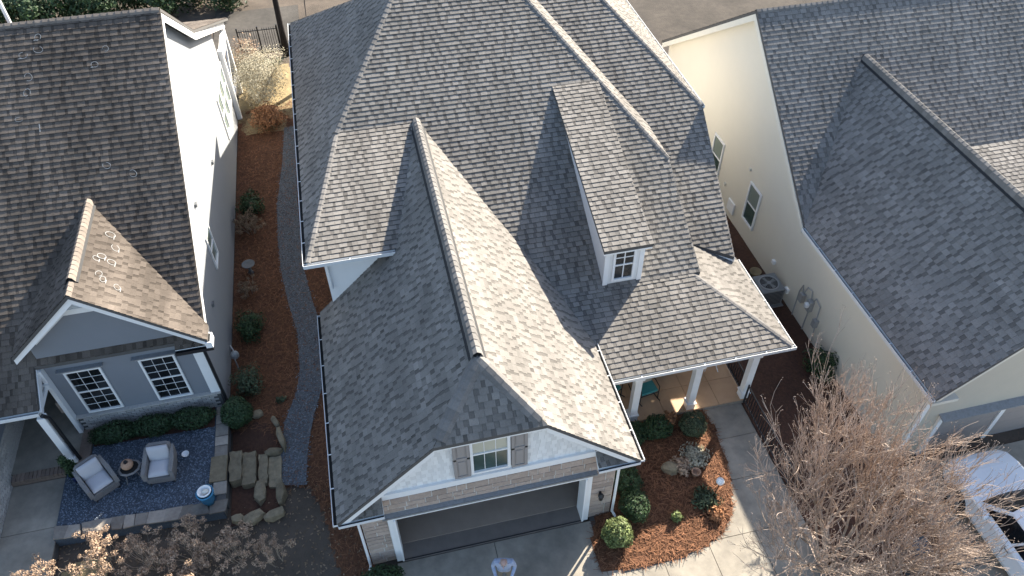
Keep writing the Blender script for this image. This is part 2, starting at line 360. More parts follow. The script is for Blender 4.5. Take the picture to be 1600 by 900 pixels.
def gutter(P0, P1, out, parent, m='gutter', w=.11, h=.10, straps=True):
    P0, P1, out = V(P0), V(P1), V(out).normalized(); mb = MB(); d = P1 - P0
    mb.obox(P0 + out * (w - .012) - V((0, 0, h)), out * .012, V((0, 0, h + .012)), d)      # lip
    mb.obox(P0 - V((0, 0, h)), out * .01, V((0, 0, h)), d)
    mb.obox(P0 + out * .011 - V((0, 0, h)), out * (w - .024), V((0, 0, .03)), d, 1)
    for e in (P0, P1 - d.normalized() * .006): mb.obox(e + out * .011 - V((0, 0, h - .031)), out * (w - .024), V((0, 0, h - .035)), d.normalized() * .006)
    if straps:
        n = int(d.length / .9)
        for i in range(1, n): mb.obox(P0 + d * (i / n) - V((0, 0, .004)), out * w, d.normalized() * .025, V((0, 0, .008)))
    return mb.build('gutter', [MT[m], MT['gutter_in']], parent)

def window(parent, o, u, n, w, h, cols=3, rows=(3, 3), tw=.09, glass=('glass', 'glass'), trim='white', dep=.05, mun=.022, name='window', header=None, label=None):
    """double-hung window: o = lower left corner of the outer trim"""
    o, u, n = V(o), V(u).normalized(), V(n).normalized(); z = V((0, 0, 1)); mb = MB(); th = .03
    mb.obox(o, u * tw, z * h, n * dep); mb.obox(o + u * (w - tw), u * tw, z * h, n * dep)
    mb.obox(o + u * tw, u * (w - 2 * tw), z * tw, n * dep); mb.obox(o + u * tw + z * (h - tw), u * (w - 2 * tw), z * tw, n * dep)
    iw, ih = w - 2 * tw, h - 2 * tw; a = o + u * tw + z * tw
    mb.obox(a + z * (ih / 2 - .022), u * iw, z * .044, n * (dep - .012))
    panes = []
    for si, (zb, zt, d) in enumerate(((0, ih / 2 - .022, .018), (ih / 2 + .022, ih, .03))):
        rr = rows[si]
        for c in range(1, cols): mb.obox(a + u * (iw * c / cols - mun / 2) + z * zb, u * mun, z * (zt - zb), n * d)
        for q in range(1, rr): mb.obox(a + z * (zb + (zt - zb) * q / rr - mun / 2), u * iw, z * mun, n * (d - .002))
        for c in range(cols):
            for q in range(rr): panes.append((a + u * (iw * c / cols) + z * (zb + (zt - zb) * q / rr), iw / cols, (zt - zb) / rr, d - .014, glass[si]))
    if header:
        mb.obox(o - u * .06 + z * h, u * (w + .12), z * .10, n * (dep + .01)); mb.obox(o - u * .12 + z * (h + .10), u * (w + .24), z * .035, n * (dep + .10), 1)
    fo = mb.build(name, [MT[trim], MT['trim_grey']], parent, label=label)
    for p, pw, ph, d, g in panes:
        q = MB(); q.obox(p + u * .006 + z * .006, u * (pw - .012), z * (ph - .012), n * max(d, .004)); q.build('pane', MT[g], fo)
    return fo

# ------------------------------------------------------------------ ground
def sheet(name, pts, z, m, kind='structure', th=None, parent=None, grid=None, bumpz=0.0, label=None):
    mb = MB()
    if grid:                                  # clipped grid, gently uneven
        xs = [p[0] for p in pts]; ys = [p[1] for p in pts]; q = pts if area2(pts) > 0 else pts[::-1]; idx = {}; rg = random.Random(len(name) * 7)
        ph = [rg.uniform(0, 6) for _ in range(6)]
        def hz(x, y): return z + bumpz * (math.sin(x * 2.1 + ph[0]) * math.sin(y * 1.7 + ph[1]) + .6 * math.sin(x * 5.3 + y * 3.1 + ph[2]) + .4 * math.sin(y * 7.7 - x * 4.1 + ph[3]))
        def inside(x, y):
            c = False
            for i in range(len(q)):
                (x1, y1), (x2, y2) = q[i], q[(i + 1) % len(q)]
                if (y1 > y) != (y2 > y) and x < (x2 - x1) * (y - y1) / (y2 - y1) + x1: c = not c
            return c
        nx = int((max(xs) - min(xs)) / grid) + 1; ny = int((max(ys) - min(ys)) / grid) + 1
        def vid(i, j):
            if (i, j) not in idx:
                x, y = min(xs) + i * grid, min(ys) + j * grid; idx[(i, j)] = len(mb.v); mb.v.append(V((x, y, hz(x, y))))
            return idx[(i, j)]
        for i in range(nx):
            for j in range(ny):
                if inside(min(xs) + (i + .5) * grid, min(ys) + (j + .5) * grid):
                    mb.f.append([vid(i, j), vid(i + 1, j), vid(i + 1, j + 1), vid(i, j + 1)]); mb.m.append(0); mb.t.append(.5)
    elif th: mb.prism([V((p[0], p[1], z)) for p in pts], (0, 0, -th))
    else:
        q = pts if area2(pts) > 0 else pts[::-1]; mb.add([(p[0], p[1], z) for p in q], [tuple(range(len(q)))])
    o = mb.build(name, MT[m], parent, smooth=bool(grid)); 
    if kind: o['kind'] = kind
    return o
def in_poly(x, y, q):
    c = False
    for i in range(len(q)):
        (x1, y1), (x2, y2) = q[i], q[(i + 1) % len(q)]
        if (y1 > y) != (y2 > y) and x < (x2 - x1) * (y - y1) / (y2 - y1) + x1: c = not c
    return c
def scatter(pts, n, rg):
    xs = [p[0] for p in pts]; ys = [p[1] for p in pts]; out = []
    while len(out) < n:
        x, y = rg.uniform(min(xs), max(xs)), rg.uniform(min(ys), max(ys))
        if in_poly(x, y, pts): out.append((x, y))
    return out
def pebbles(name, pts, z, n, m, size, label, jit=0.0):
    rg = random.Random(n); mb = MB()
    for x, y in scatter(pts, n, rg):
        s = rg.uniform(*size); a = rg.uniform(0, 6.28); c = V((x + rg.gauss(0, jit), y + rg.gauss(0, jit), z + s * .25)); ca, sa = math.cos(a), math.sin(a)
        p = [c + V((ca * s, sa * s, 0)), c + V((-sa * s * .7, ca * s * .7, .1 * s)), c + V((-ca * s, -sa * s, 0)), c + V((sa * s * .7, -ca * s * .7, 0)), c + V((.1 * s, 0, s * .55))]
        mb.add(p, [(0, 1, 4), (1, 2, 4), (2, 3, 4), (3, 0, 4)], 0, rg.random() ** 1.5)
    return tag(mb.build(name, MT[m]), label, 'gravel', kind='stuff')
def litter(name, pts, z, n, m, ln, label, cat, hh=.05, wdt=.012):
    rg = random.Random(n + 5); mb = MB()
    for x, y in scatter(pts, n, rg):
        a = rg.uniform(0, 6.28); l = rg.uniform(*ln); d = V((math.cos(a) * l, math.sin(a) * l, rg.uniform(-.02, .05))); e = V((-math.sin(a), math.cos(a), rg.uniform(-.6, .6))) * wdt
        p = V((x, y, z + rg.uniform(.0, hh)))
        mb.add([p - e, p + e, p + d + e * .6, p + d - e * .6], [(0, 1, 2, 3)], 0, rg.random())
    return tag(mb.build(name, MT[m]), label, cat, kind='stuff')

mb = MB(); gx = [-300, -60, -25, 0, 11.3, 13.9, 15.5, 18, 60, 300]; gy = [-300, -60, -.6, .9, 20, 24, 60, 300]       # one sheet to the horizon, a shallow swale beside the cream house
for x in gx:
    for y in gy: mb.v.append(V((x, y, -.62 if (x in (13.9, 15.5) and y in (.9, 20)) else -.07)))
for i in range(len(gx) - 1):
    for j in range(len(gy) - 1): mb.f.append([i * len(gy) + j, (i + 1) * len(gy) + j, (i + 1) * len(gy) + j + 1, i * len(gy) + j + 1]); mb.m.append(0); mb.t.append(.5)
tag(mb.build('ground', MT['dirt']), kind='structure')
# side yard between the grey house and the middle house
SY = [(-4.6, 5.3), (-3.3, 5.0), (-3.0, 3.0), (-2.35, 2.9), (-1.95, 1.9), (-1.8, .8), (-1.55, -.5), (-1.65, -2.5), (-.35, -2.5), (-.78, .2), (-.78, 20.5), (-1.2, 24), (-4.6, 23.5)]
sheet('pine_straw_bed', SY, -.025, 'straw', grid=.11, bumpz=.010)
PATH = [(-2.12, 21.6), (-2.18, 15.9), (-2.09, 12.0), (-1.85, 10.2), (-1.62, 9.0), (-1.6, 7.6), (-1.72, 6.5), (-2.08, 5.3), (-2.3, 4.2), (-2.42, 2.93),
        (-3.16, 3.1), (-3.1, 4.2), (-2.96, 5.28), (-2.55, 6.4), (-2.42, 7.3), (-2.44, 8.9), (-2.7, 10.4), (-2.92, 12.2), (-3.0, 14), (-2.98, 16.1), (-2.7, 19), (-2.56, 21.6)]
sheet('gravel_path', PATH, .012, 'gravel_p')
pebbles('path_gravel_stones', PATH, .012, 7000, 'pebble_p', (.015, .035), 'loose grey stones covering the winding side path', .06)
YB = [(-9, 24), (3, 23), (3, 27), (-1.2, 33), (-9, 33)]
sheet('back_lawn', [(-4.6, 21.4), (-.9, 21.0), (-.9, 26.5), (-4.6, 28.3)], -.012, 'grass', grid=.4, bumpz=.015)
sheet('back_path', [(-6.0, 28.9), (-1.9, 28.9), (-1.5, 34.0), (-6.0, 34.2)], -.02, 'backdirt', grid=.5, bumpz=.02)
sheet('back_mulch', [(-1.6, 28), (8, 28), (8, 38), (-1.0, 38)], -.03, 'dirt', grid=.5, bumpz=.02)
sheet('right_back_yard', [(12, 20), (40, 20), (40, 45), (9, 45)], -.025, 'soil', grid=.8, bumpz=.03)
litter('side_pine_needles', SY, -.02, 16000, 'needle', (.10, .24), 'scattered orange brown pine needles on the side yard beds', 'pine straw', .03, .008)
# right side yard
RY = [(10.98, -6), (14.2, -6), (14.2, 20), (11.2, 20), (11.2, 2.9), (10.98, 2.9)]
RY = [(10.98, -6), (14.75, -6), (14.75, 20), (11.2, 20), (11.2, 2.9), (10.98, 2.9)]
mbd = sheet('mulch_bed', RY, -.02, 'mulch', grid=.25, bumpz=.012)
for v_ in mbd.data.vertices:
    xw = v_.co.x + W[mbd.name].x; yw_ = v_.co.y + W[mbd.name].y; v_.co.z -= .46 * min(max((xw - 11.3) / 2.6, 0), 1) * min(max((yw_ + .6) / 1.5, 0), 1)
# concrete drive, walks
dr = sheet('driveway', [(-.15, -14), (10.95, -14), (10.95, 2.78), (5.2, 2.78), (5.2, -.02), (-.15, -.02)], -.012, 'mortar'); dr.data.materials[0] = MT['deck']
def slab(parent, x0, x1, y0, y1, z=.02, m='concrete', th=.06, g=.008):
    MB().box(x0 + g, x1 - g, y0 + g, y1 - g, z - th, z).build('slab', MT[m], parent)
for x0, x1 in ((-.15, 2.48), (2.48, 5.2)):
    for y0, y1 in ((-3.0, -.02), (-6.2, -3.0), (-10, -6.2), (-14, -10)): slab(dr, x0, x1, y0, y1)
for x0, x1 in ((5.2, 6.75), (6.75, 8.1), (8.1, 9.5), (9.5, 10.95)): slab(dr, x0, x1, -3.0, -1.35)
for x0, x1 in ((5.2, 8.1), (8.1, 10.95)):
    for y0, y1 in ((-6.2, -3.0), (-14, -6.2)): slab(dr, x0, x1, y0, y1)
for y0, y1 in ((-1.35, .25), (.25, 1.6), (1.6, 2.76)): slab(dr, 8.0 if y0 < -1 else 9.2, 10.95, y0, y1)
BED = [(5.05, -1.49), (5.04, -.7), (5.4, 0.05), (5.85, .1), (5.85, 2.75), (9.67, 2.75), (9.75, 2.0), (9.66, 1.2), (9.5, .3), (9.12, -.7), (8.62, -1.2), (8.0, -1.45), (7.2, -1.6), (6.2, -1.62)]
mb = MB(); q = BED if area2(BED) > 0 else BED[::-1]
mb.prism([V((p[0], p[1], .035)) for p in q], (0, 0, -.08)); tag(mb.build('front_bed', MT['straw']), kind='structure')
sheet('front_bed_straw', BED, .05, 'straw', grid=.14, bumpz=.02)
litter('bed_pine_needles', BED, .045, 9000, 'needle', (.10, .24), 'loose orange pine needles over the curved front bed', 'pine straw', .05, .008)
# neighbour's drive at right, front lawn strips at left
d2 = sheet('neighbour_driveway', [(14.25, -14), (24, -14), (24, -.5), (14.25, -.5)], -.02, 'deck')
for x0, x1 in ((14.25, 17.4), (17.4, 20.6), (20.6, 24)):
    for y0, y1 in ((-3.6, -.5), (-7, -3.6), (-14, -7)): slab(d2, x0, x1, y0, y1, .012)
FL = [(-9.0, -3), (-1.0, -3), (-1.0, 3.1), (-3.2, 3.1), (-4.4, 2.6), (-9.0, 2.6)]
sheet('front_dirt', FL, -.05, 'dirt', grid=.3, bumpz=.008)
litter('leaf_litter', FL, -.045, 2500, 'dried_d', (.03, .08), 'dry brown leaf scraps on the dirt below the patio', 'leaf litter', .02, .02)
sheet('dormant_lawn', [(-9.05, -2), (-7.6, -2), (-7.55, 1.75), (-8.4, 2.1), (-9.05, 1.6)], .0, 'grass', grid=.2, bumpz=.015)

# ------------------------------------------------------------------ middle house
def upn(p): n = newell([V(q) for q in p]); return n if n.z > 0 else -n
MH = thing('middle_house', 'large house in the middle with grey shingle roofs, white gable and open garage', 'house', (4.5, 9, 0))
ge, gm, gx0, gx1, rx = 3.163, .957, -1.225, 6.207, 2.491
rz_ = ge + gm * (rx - gx0)
GLz = lambda x: ge + gm * (x - gx0)
GRz = lambda x: ge + gm * (gx1 - x)
me_, mL, m0, yk, m1 = 5.52, .916, .276, 10.392, .565
zk = me_ + m0 * (yk - 6.195)
F1z = lambda y: zk + m1 * (y - yk)
Lz = lambda x: me_ + mL * (x + 1.182)
Pz = lambda y: 2.762 + .36 * (y - 2.519)
yP = 5.1
pF2 = lambda y: 3.10 + .565 * (y - 6.0)
R1z = lambda x: me_ + .94 * (9.949 - x)
R3z = lambda x: 2.762 + .42 * (11.845 - x)
jz = 5.5; jx0, jx1 = gx0 + (jz - ge) / gm, gx1 - (jz - ge) / gm
gr_b = yk + (rz_ - zk) / m1
def P3(f, *xy): return [(x, y, f(x, y)) for x, y in xy]
GL = [P3(lambda x, y: GLz(x), (gx0, -.3), (jx0, -.3), (rx, 1.02), (rx, 6.6), (gx0, 6.6)), P3(lambda x, y: GLz(x), (1.05, 6.6), (rx, 6.6), (rx, gr_b))]
xp = gx1 - (F1z(yP) - ge) / gm
yg = 2.519 + (ge - 2.762) / .36
GR = [P3(lambda x, y: GRz(x), (gx1, -.3), (gx1, yg), (xp, yP), (rx, gr_b), (rx, 1.02), (jx1, -.3))]
JK = [[(jx0, -.3, jz), (jx1, -.3, jz), (rx, 1.02, rz_)]]
xk = (zk - me_) / mL - 1.182
F0 = [P3(lambda x, y: me_ + m0 * (y - 6.195), (-1.182, 6.195), (1.42, 6.195), (2.62, yk), (xk, yk))]
ra = (2.707, 14.63, 9.075); rb = (6.168, 14.63, 9.075)
LL = [[(-1.182, yk, me_), (xk, yk, zk), ra, (-1.182, 20.2, me_)], [(-1.182, 6.195, me_), (xk, yk, zk), (-1.182, yk, me_)]]
yh = yk + (14.63 - yk) * (2.5 - xk) / (ra[0] - xk)
F1a = P3(lambda x, y: F1z(y), (xk, yk), (2.5, yk), (2.5, yh))
F1b = P3(lambda x, y: F1z(y), (ra[0], 14.63), (2.5, yh), (2.5, gr_b - .05), (xp - .05, yP), (9.949, yP), (9.949, 8.342), (rb[0], 14.63))
BK = [[ra, rb, (9.95, 20.2, me_), (-1.182, 20.2, me_)]]
h_ = (9.949, 8.342, me_)
yv = 6.0 + (me_ - 3.10) / .565
y2 = 14.75; x2 = 9.949 - (pF2(y2) - me_) / .94
R1 = [[h_, (9.949, yv, me_), (x2, y2, pF2(y2)), rb]]
Ru = (11.97, 10.6, pF2(10.6)); rh = (9.4, y2, pF2(y2))
F2a = [(9.9, yv, pF2(yv)), (x2, y2, pF2(y2)), rh, Ru, (11.95, yv, pF2(yv))]
F2c = [(9.9, 7.3, pF2(7.3)), (9.9, yv, pF2(yv)), (11.95, yv, pF2(yv)), (11.69, 7.3, pF2(7.3))]
yw = 6.95
F2b = [(9.9, 7.3, pF2(7.3)), (11.69, 7.3, pF2(7.3)), (11.58, 6.0, pF2(6.0)), (9.9, 6.75, pF2(6.75))]
R2 = [[Ru, rh, (12.0, 19.0, Ru[2])]]
B2 = [[(x2, y2, pF2(y2)), rh, (12.0, 19.0, Ru[2]), (9.0, 20.2, me_)]]
pt = (9.62, 5.12, F1z(5.12))
PP = [[(6.207, 2.519, 2.762), (11.845, 2.519, 2.762), (9.70, yP, F1z(yP)), (6.207, yP, F1z(yP))], [(6.207, yg, ge), (6.207, yP, F1z(yP)), (xp, yP, F1z(yP))]]
R3 = [[(11.845, 2.519, 2.762), (11.80, 6.25, R3z(11.80)), (9.9, yw, R3z(9.9)), (9.72, 5.08, R3z(9.72))]]
# dormer shed roof
dy, dz = 5.2, 5.3
DR = [[(6.80, 4.98, 5.27), (8.24, 4.98, 5.27), (8.36, 10.88, 6.97), (6.86, 10.88, 6.97)]]
main_roof = deck('main_roof', F0 + LL + [F1a, F1b] + BK + R1 + [F2a, F2c, F2b] + R2 + B2, MH)
gar_roof = deck('garage_roof', GL + GR + JK, MH)
porch_roof = deck('porch_roof', PP + R3, MH)
dorm_roof = deck('dormer_roof', DR, MH, th=.09)
fields = [(main_roof, courses(F0, 1, hb=.017), False), (main_roof, courses(LL, 2), False), (main_roof, courses([F1a, F1b], 3, hb=.021, ht=.005), False), (main_roof, courses(R1, 4), False),
          (main_roof, courses([F2a, F2c, F2b], 5, hb=.021, ht=.005), False), (main_roof, courses(R2, 6), False), (main_roof, courses(BK, 16, .3), False), (main_roof, courses(B2, 17, .3), False),
          (gar_roof, courses(GL, 7), lambda c: c.y < 6.1), (gar_roof, courses(GR, 8), True), (gar_roof, courses(JK, 9), True),
          (porch_roof, courses(PP, 10, hb=.017), True), (porch_roof, courses(R3, 11), False), (dorm_roof, courses(DR, 12, hb=.017), False)]
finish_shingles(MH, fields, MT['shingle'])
nGL, nGR, nJ, nF0, nL, nF1, nR1, nF2, nR2, nP, nR3 = [upn(p) for p in (GL[0], GR[0], JK[0], F0[0], LL[0], F1b, R1[0], F2a, R2[0], PP[0], R3[0])]
caps((rx, 1.0, rz_), (rx, gr_b, rz_ + .001), nGL, nGR, gar_roof, .2, .20, .035, vent=.04, rd=1.0)
caps((jx0, -.3, jz), (rx, 1.0, rz_), nGL, nJ, gar_roof, .24, .20, .028, start=.2)
caps((jx1, -.3, jz), (rx, 1.0, rz_), nGR, nJ, gar_roof, .24, .20, .028, start=.2)
caps((-1.182, 6.195, me_), (xk, yk, zk), nL, nF0, main_roof, .19, .13)
caps((xk, yk, zk), ra, nL, nF1, main_roof, .2, .14)
caps(h_, rb, nF1, nR1, main_roof, .2, .12)
caps(Ru, rh, nF2, nR2, main_roof, .2, .12)
caps((11.845, 2.519, 2.762), (9.72, 5.08, R3z(9.72)), nP, nR3, porch_roof, .2, .13)
RP = [[(-.85, 19.8, 5.35), (8.5, 19.8, 5.35), (8.5, 26.2, 2.75), (-.85, 26.2, 2.75)]]
rp = deck('rear_porch_roof', RP, MH)
for x in (-.6, 3.8, 8.2): MB().box(x - .1, x + .1, 25.6, 25.8, -.05, 2.8).build('rear_porch_post', MT['white'], MH)
# walls
mb = MB(); mb.prism([(1.3, 6.5, 0), (1.3, 6.5, 4.3), (1.3, 8.2, 5.25), (1.3, 19.9, 5.35), (1.3, 19.9, 0)], (8.3, 0, 0)); mb.box(-.78, 1.299, 6.5, 19.9, 0, 5.36); mb.box(9.601, 11.4, 8.2, 19, 0, 3.6)
# raise the white front wall to the underside of the eave, side wall under the right hand rake
mb.prism([(11.402, 6.6, 0), (11.402, 6.6, 2.75), (11.402, 11.0, 5.35), (11.402, 18.9, 5.35), (11.402, 18.9, 0)], (.14, 0, 0))
mb.box(9.602, 11.40, 6.6, 8.2, 0, 2.7); mb.box(9.75, 9.9, 5.2, 8.2, 2.7, 3.5)
mb.build('wall', MT['offwhite'], MH)
mb = MB(); mb.box(-.78, -.62, .15, 6.49, 0, 3.12); mb.box(5.62, 5.78, .15, 6.49, 0, 3.12); mb.build('garage_side_wall', MT['offwhite'], MH)
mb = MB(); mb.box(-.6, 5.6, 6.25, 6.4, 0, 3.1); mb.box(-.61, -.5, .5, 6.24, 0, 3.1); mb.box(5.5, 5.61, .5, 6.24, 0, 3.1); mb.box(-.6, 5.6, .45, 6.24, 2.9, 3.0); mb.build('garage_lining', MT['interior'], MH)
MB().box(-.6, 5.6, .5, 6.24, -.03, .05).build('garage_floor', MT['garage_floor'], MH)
MB().box(.02, 4.98, .0, .499, -.05, .03).build('garage_apron', MT['apron'], MH)
MB().box(.02, 4.98, .02, .05, .031, .036).build('door_seal', MT['black'], MH)
# gable wall, siding shakes, frieze, garage trim
gw = MB(); gw.prism([(-.72, .12, 2.2), (5.72, .12, 2.2), (5.72, .12, 3.1), (3.75, .12, 5.36), (1.23, .12, 5.36), (-.72, .12, 3.1)], (0, .18, 0))
gw.box(-.78, -.02, .12, .45, 0, 2.2); gw.box(5.02, 5.78, .12, .45, 0, 2.2); gable = gw.build('gable_wall', MT['mortar'], MH)
sid = [[(-.11, .115, 3.42), (5.11, .115, 3.42), (5.11, .115, 3.75), (3.72, .115, 5.37), (1.26, .115, 5.37), (-.11, .115, 3.75)]]
sr = courses(sid, 21, .155, .006, .004, (.10, .12, .14, .11, .13, .15, .17))
mb = MB(); [put_tab(mb, r) for r in sr]; mb.build('shake_siding', MT['offwhite'], MH, kind='stuff')
mb = MB(); mb.box(-.14, 5.14, .05, .115, 3.19, 3.40); mb.box(-.17, 5.17, .035, .11, 3.401, 3.425); mb.build('frieze_board', MT['white'], MH)
mb = MB()
for sg, xa in ((1, gx0), (-1, gx1)):
    f = GLz if sg == 1 else GRz; xb = jx0 if sg == 1 else jx1
    mb.prism([(xa, -.26, f(xa) - .13), (xb, -.26, f(xb) - .13), (xb, -.26, f(xb) - .33), (xa + sg * .22, -.26, f(xa) - .13 + .0)], (0, .03, 0))
    mb.prism([(xa + sg * .1, -.228, f(xa + sg * .1) - .135), (xb, -.228, f(xb) - .135), (xb, -.228, f(xb) - .16), (xa + sg * .1, -.228, f(xa + sg * .1) - .16)], (0, .34, 0))
mb.box(jx0 - .05, jx1 + .05, -.27, -.23, jz - .2, jz - .125); mb.box(jx0 + .05, jx1 - .05, -.228, .11, jz - .16, jz - .135)
mb.build('rake_fascia', MT['white'], MH)
# cornice returns: small shingled roofs at both ends of the gable
for sg, xa in ((1, gx0), (-1, gx1)):
    xw = xa + sg * 1.08; zt_ = 3.72
    q = [(xa, -.24, ge - .1), (xw, -.24, ge - .06), (xw, .1, ge + .28), (xa + sg * .25, .1, ge + .12)]
    mb = MB(); mb.prism(q, (0, 0, -.09)); o = mb.build('cornice_return', MT['white'], MH)
    m2 = MB(); [put_tab(m2, r) for r in courses([[V(p) + V((0, 0, .004)) for p in q]], 30 + sg, .13)]; m2.build('return_shingles', MT['shingle'], o, kind='stuff')
    gutter((min(xa, xw), -.242, ge - .1), (max(xa, xw), -.242, ge - .07), (0, -1, 0), MH, straps=False, w=.09, h=.08)
# garage opening trim
mb = MB(); mb.box(-.14, .0, .04, .125, 0, 2.2); mb.box(5.0, 5.14, .04, .125, 0, 2.2); mb.box(-.14, 5.14, .039, .125, 2.2, 2.36); mb.box(.0, .05, .0, .46, .03, 2.2); mb.box(4.95, 5.0, .0, .46, .03, 2.2); mb.build('garage_door_trim', MT['white'], MH)
mb = MB(); mb.prism([(-.25, .118, 2.43), (5.25, .118, 2.43), (5.25, .0, 2.40), (-.25, .0, 2.40)], (0, 0, -.03)); mb.box(-.25, 5.25, -.012, -.001, 2.34, 2.405); mb.build('door_flashing', MT['trim_grey'], MH)
# raised sectional door under the ceiling
dr_ = MB()
for i in range(4): dr_.box(.06, 4.94, .62 + i * .56, 1.16 + i * .56, 2.40, 2.45)
dr_.build('raised_garage_door', MT['white'], MH)
# stone blocks, each its own piece
rg = random.Random(5)
def stones(x0, x1, z0, z1, rowh):
    z = z0; k = 0
    while z < z1 - .05:
        h = min(rowh * rg.choice((.8, 1, 1, 1.25)), z1 - z); h = z1 - z if z1 - z - h < .09 else h; x = x0
        while x < x1 - .01:
            w = rg.choice((.24, .3, .38, .46, .55)); w = x1 - x if x1 - x - w < .14 else w; e = .013
            d = rg.uniform(.010, .024)
            q = MB(); q.box(x + e, x + w - e, .12 - d, .13, z + e, z + h - e)
            for i in (0, 1, 2, 3):          # uneven face
                pass
            vs = q.v
            for p in vs:
                if p.y < .125: p.x += rg.uniform(-.006, .006); p.z += rg.uniform(-.006, .006); p.y += rg.uniform(-.005, .005)
            q.build('stone_block', MT['stone'], gable); x += w
        z += h
stones(-.78, -.15, 0, 2.36, .19); stones(5.15, 5.78, 0, 2.36, .19); stones(-.76, 5.76, 2.44, 3.18, .21)
# gable window and shutters
window(MH, (2.03, .10, 3.52), (1, 0, 0), (0, -1, 0), .96, 1.62, 3, (1, 1), .07, ('glass_t', 'blind'), mun=.015, dep=.06)
for x in (1.63, 3.01):
    mb = MB(); mb.box(x, x + .39, .04, .10, 3.52, 5.10)
    for zz in (3.60, 4.36):
        for a, b in ((x, x + .07), (x + .32, x + .39)): mb.box(a, b, .018, .0395, zz - .08, zz + .74)
    for zz in (3.52, 4.29, 5.03): mb.box(x + .071, x + .319, .0185, .0395, zz, zz + .07)
    for zz in (3.66, 4.43): mb.box(x + .11, x + .28, .026, .0395, zz, zz + .54)
    mb.build('shutter', MT['shutter'], MH)
# white front wall piece above garage roof and soffits
MB().prism([(-.785, 6.49, 3.55), (-.785, 6.49, 5.42), (1.2, 6.49, 5.42)], (0, .009, 0)).build('upper_front_wall', MT['white'], MH)
mb = MB(); mb.box(-1.12, 1.3, 6.24, 6.485, 5.30, 5.34); mb.box(-1.12, -.79, 6.49, 20.0, 5.30, 5.34); mb.box(-1.16, -1.13, 6.25, 20.1, 5.33, 5.5); mb.build('soffit', MT['white'], MH)
gutter((-1.185, 6.10, 5.50), (-1.185, 20.2, 5.50), (-1, 0, 0), MH, 'gutter')
gutter((-1.28, 6.195, 5.50), (1.18, 6.195, 5.50), (0, -1, 0), MH, 'gutter', w=.12)
gutter((gx0, -.3, ge - .02), (gx0, 6.5, ge - .02), (-1, 0, 0), MH, 'gutter')
gutter((gx1, -.3, ge - .02), (gx1, 4.2, ge - .02), (1, 0, 0), MH, 'gutter')
gutter((6.33, 2.519, 2.74), (11.95, 2.519, 2.74), (0, -1, 0), MH, 'gutter', w=.10)
gutter((11.85, 2.5, 2.74), (11.82, 6.2, 2.74), (1, 0, 0), MH, 'gutter', w=.08)
gutter((Ru[0] + .01, Ru[1], Ru[2] - .02), (12.01, 19.0, Ru[2] - .02), (1, 0, 0), MH, 'gutter', w=.09)
mb = MB(); mb.obox((11.96, 10.6, Ru[2] - .2), (0, 0, .17), (.03, 0, 0), (-.39, -4.6, -2.6)); mb.obox((11.56, 6.02, 2.86), (0, 0, .16), (0, .03, 0), (-1.65, .74, .42)); mb.box(6.3, 11.8, 2.53, 2.56, 2.52, 2.7); mb.box(11.78, 11.81, 2.56, 6.2, 2.52, 2.7); mb.build('fascia', MT['white'], MH)
for sg, x, y0, y1 in ((1, -1.19, -.25, 6.5), (-1, 6.16, -.25, 4.1)):
    MB().box(x, x + .03, y0, y1, ge - .25, ge - .12).build('fascia', MT['white'], MH)
    MB().box(min(x, x + sg * .42), max(x + .03, x + sg * .42), y0, y1, ge - .29, ge - .255).build('soffit', MT['white'], MH)
# downspouts on the garage corners
mb = MB(); mb.tube([(-.84, .06, 3.0), (-.84, .06, .1), (-.88, -.05, .05)], .035, 6); mb.build('downspout', MT['white'], MH)
mb = MB(); mb.tube([(5.84, .06, 3.0), (5.84, .06, .15), (5.9, -.08, .06)], .04, 6); mb.build('downspout', MT['white'], MH)
mb = MB(); mb.tube([(-.70, 6.42, 5.3), (-.70, 6.42, 4.2)], .03, 6); mb.build('downspout', MT['gutter'], MH)
# dormer
mb = MB(); mb.prism([(6.94, 5.2, 3.5), (6.94, 5.2, 5.22), (6.94, 10.6, 6.85), (6.94, 10.6, 6.6), (6.94, 5.6, 3.6)], (.05, 0, 0)); mb.prism([(8.03, 5.2, 3.5), (8.03, 5.2, 5.22), (8.03, 10.6, 6.85), (8.03, 10.6, 6.6), (8.03, 5.6, 3.6)], (.05, 0, 0))
mb.box(6.991, 8.029, 5.2, 5.26, 3.5, 5.22); mb.build('dormer_wall', MT['offwhite'], MH)
mb = MB(); mb.box(6.92, 7.06, 5.17, 5.199, 3.6, 5.14); mb.box(7.96, 8.10, 5.17, 5.199, 3.6, 5.14); mb.box(6.80, 8.22, 5.0, 5.04, 5.10, 5.17); mb.box(6.9, 8.12, 5.041, 5.199, 5.12, 5.15); mb.build('dormer_trim', MT['white'], MH)
window(MH, (7.17, 5.199, 3.86), (1, 0, 0), (0, -1, 0), .68, 1.22, 2, (1, 2), .07, ('glass', 'glass'), name='dormer_window', mun=.03)
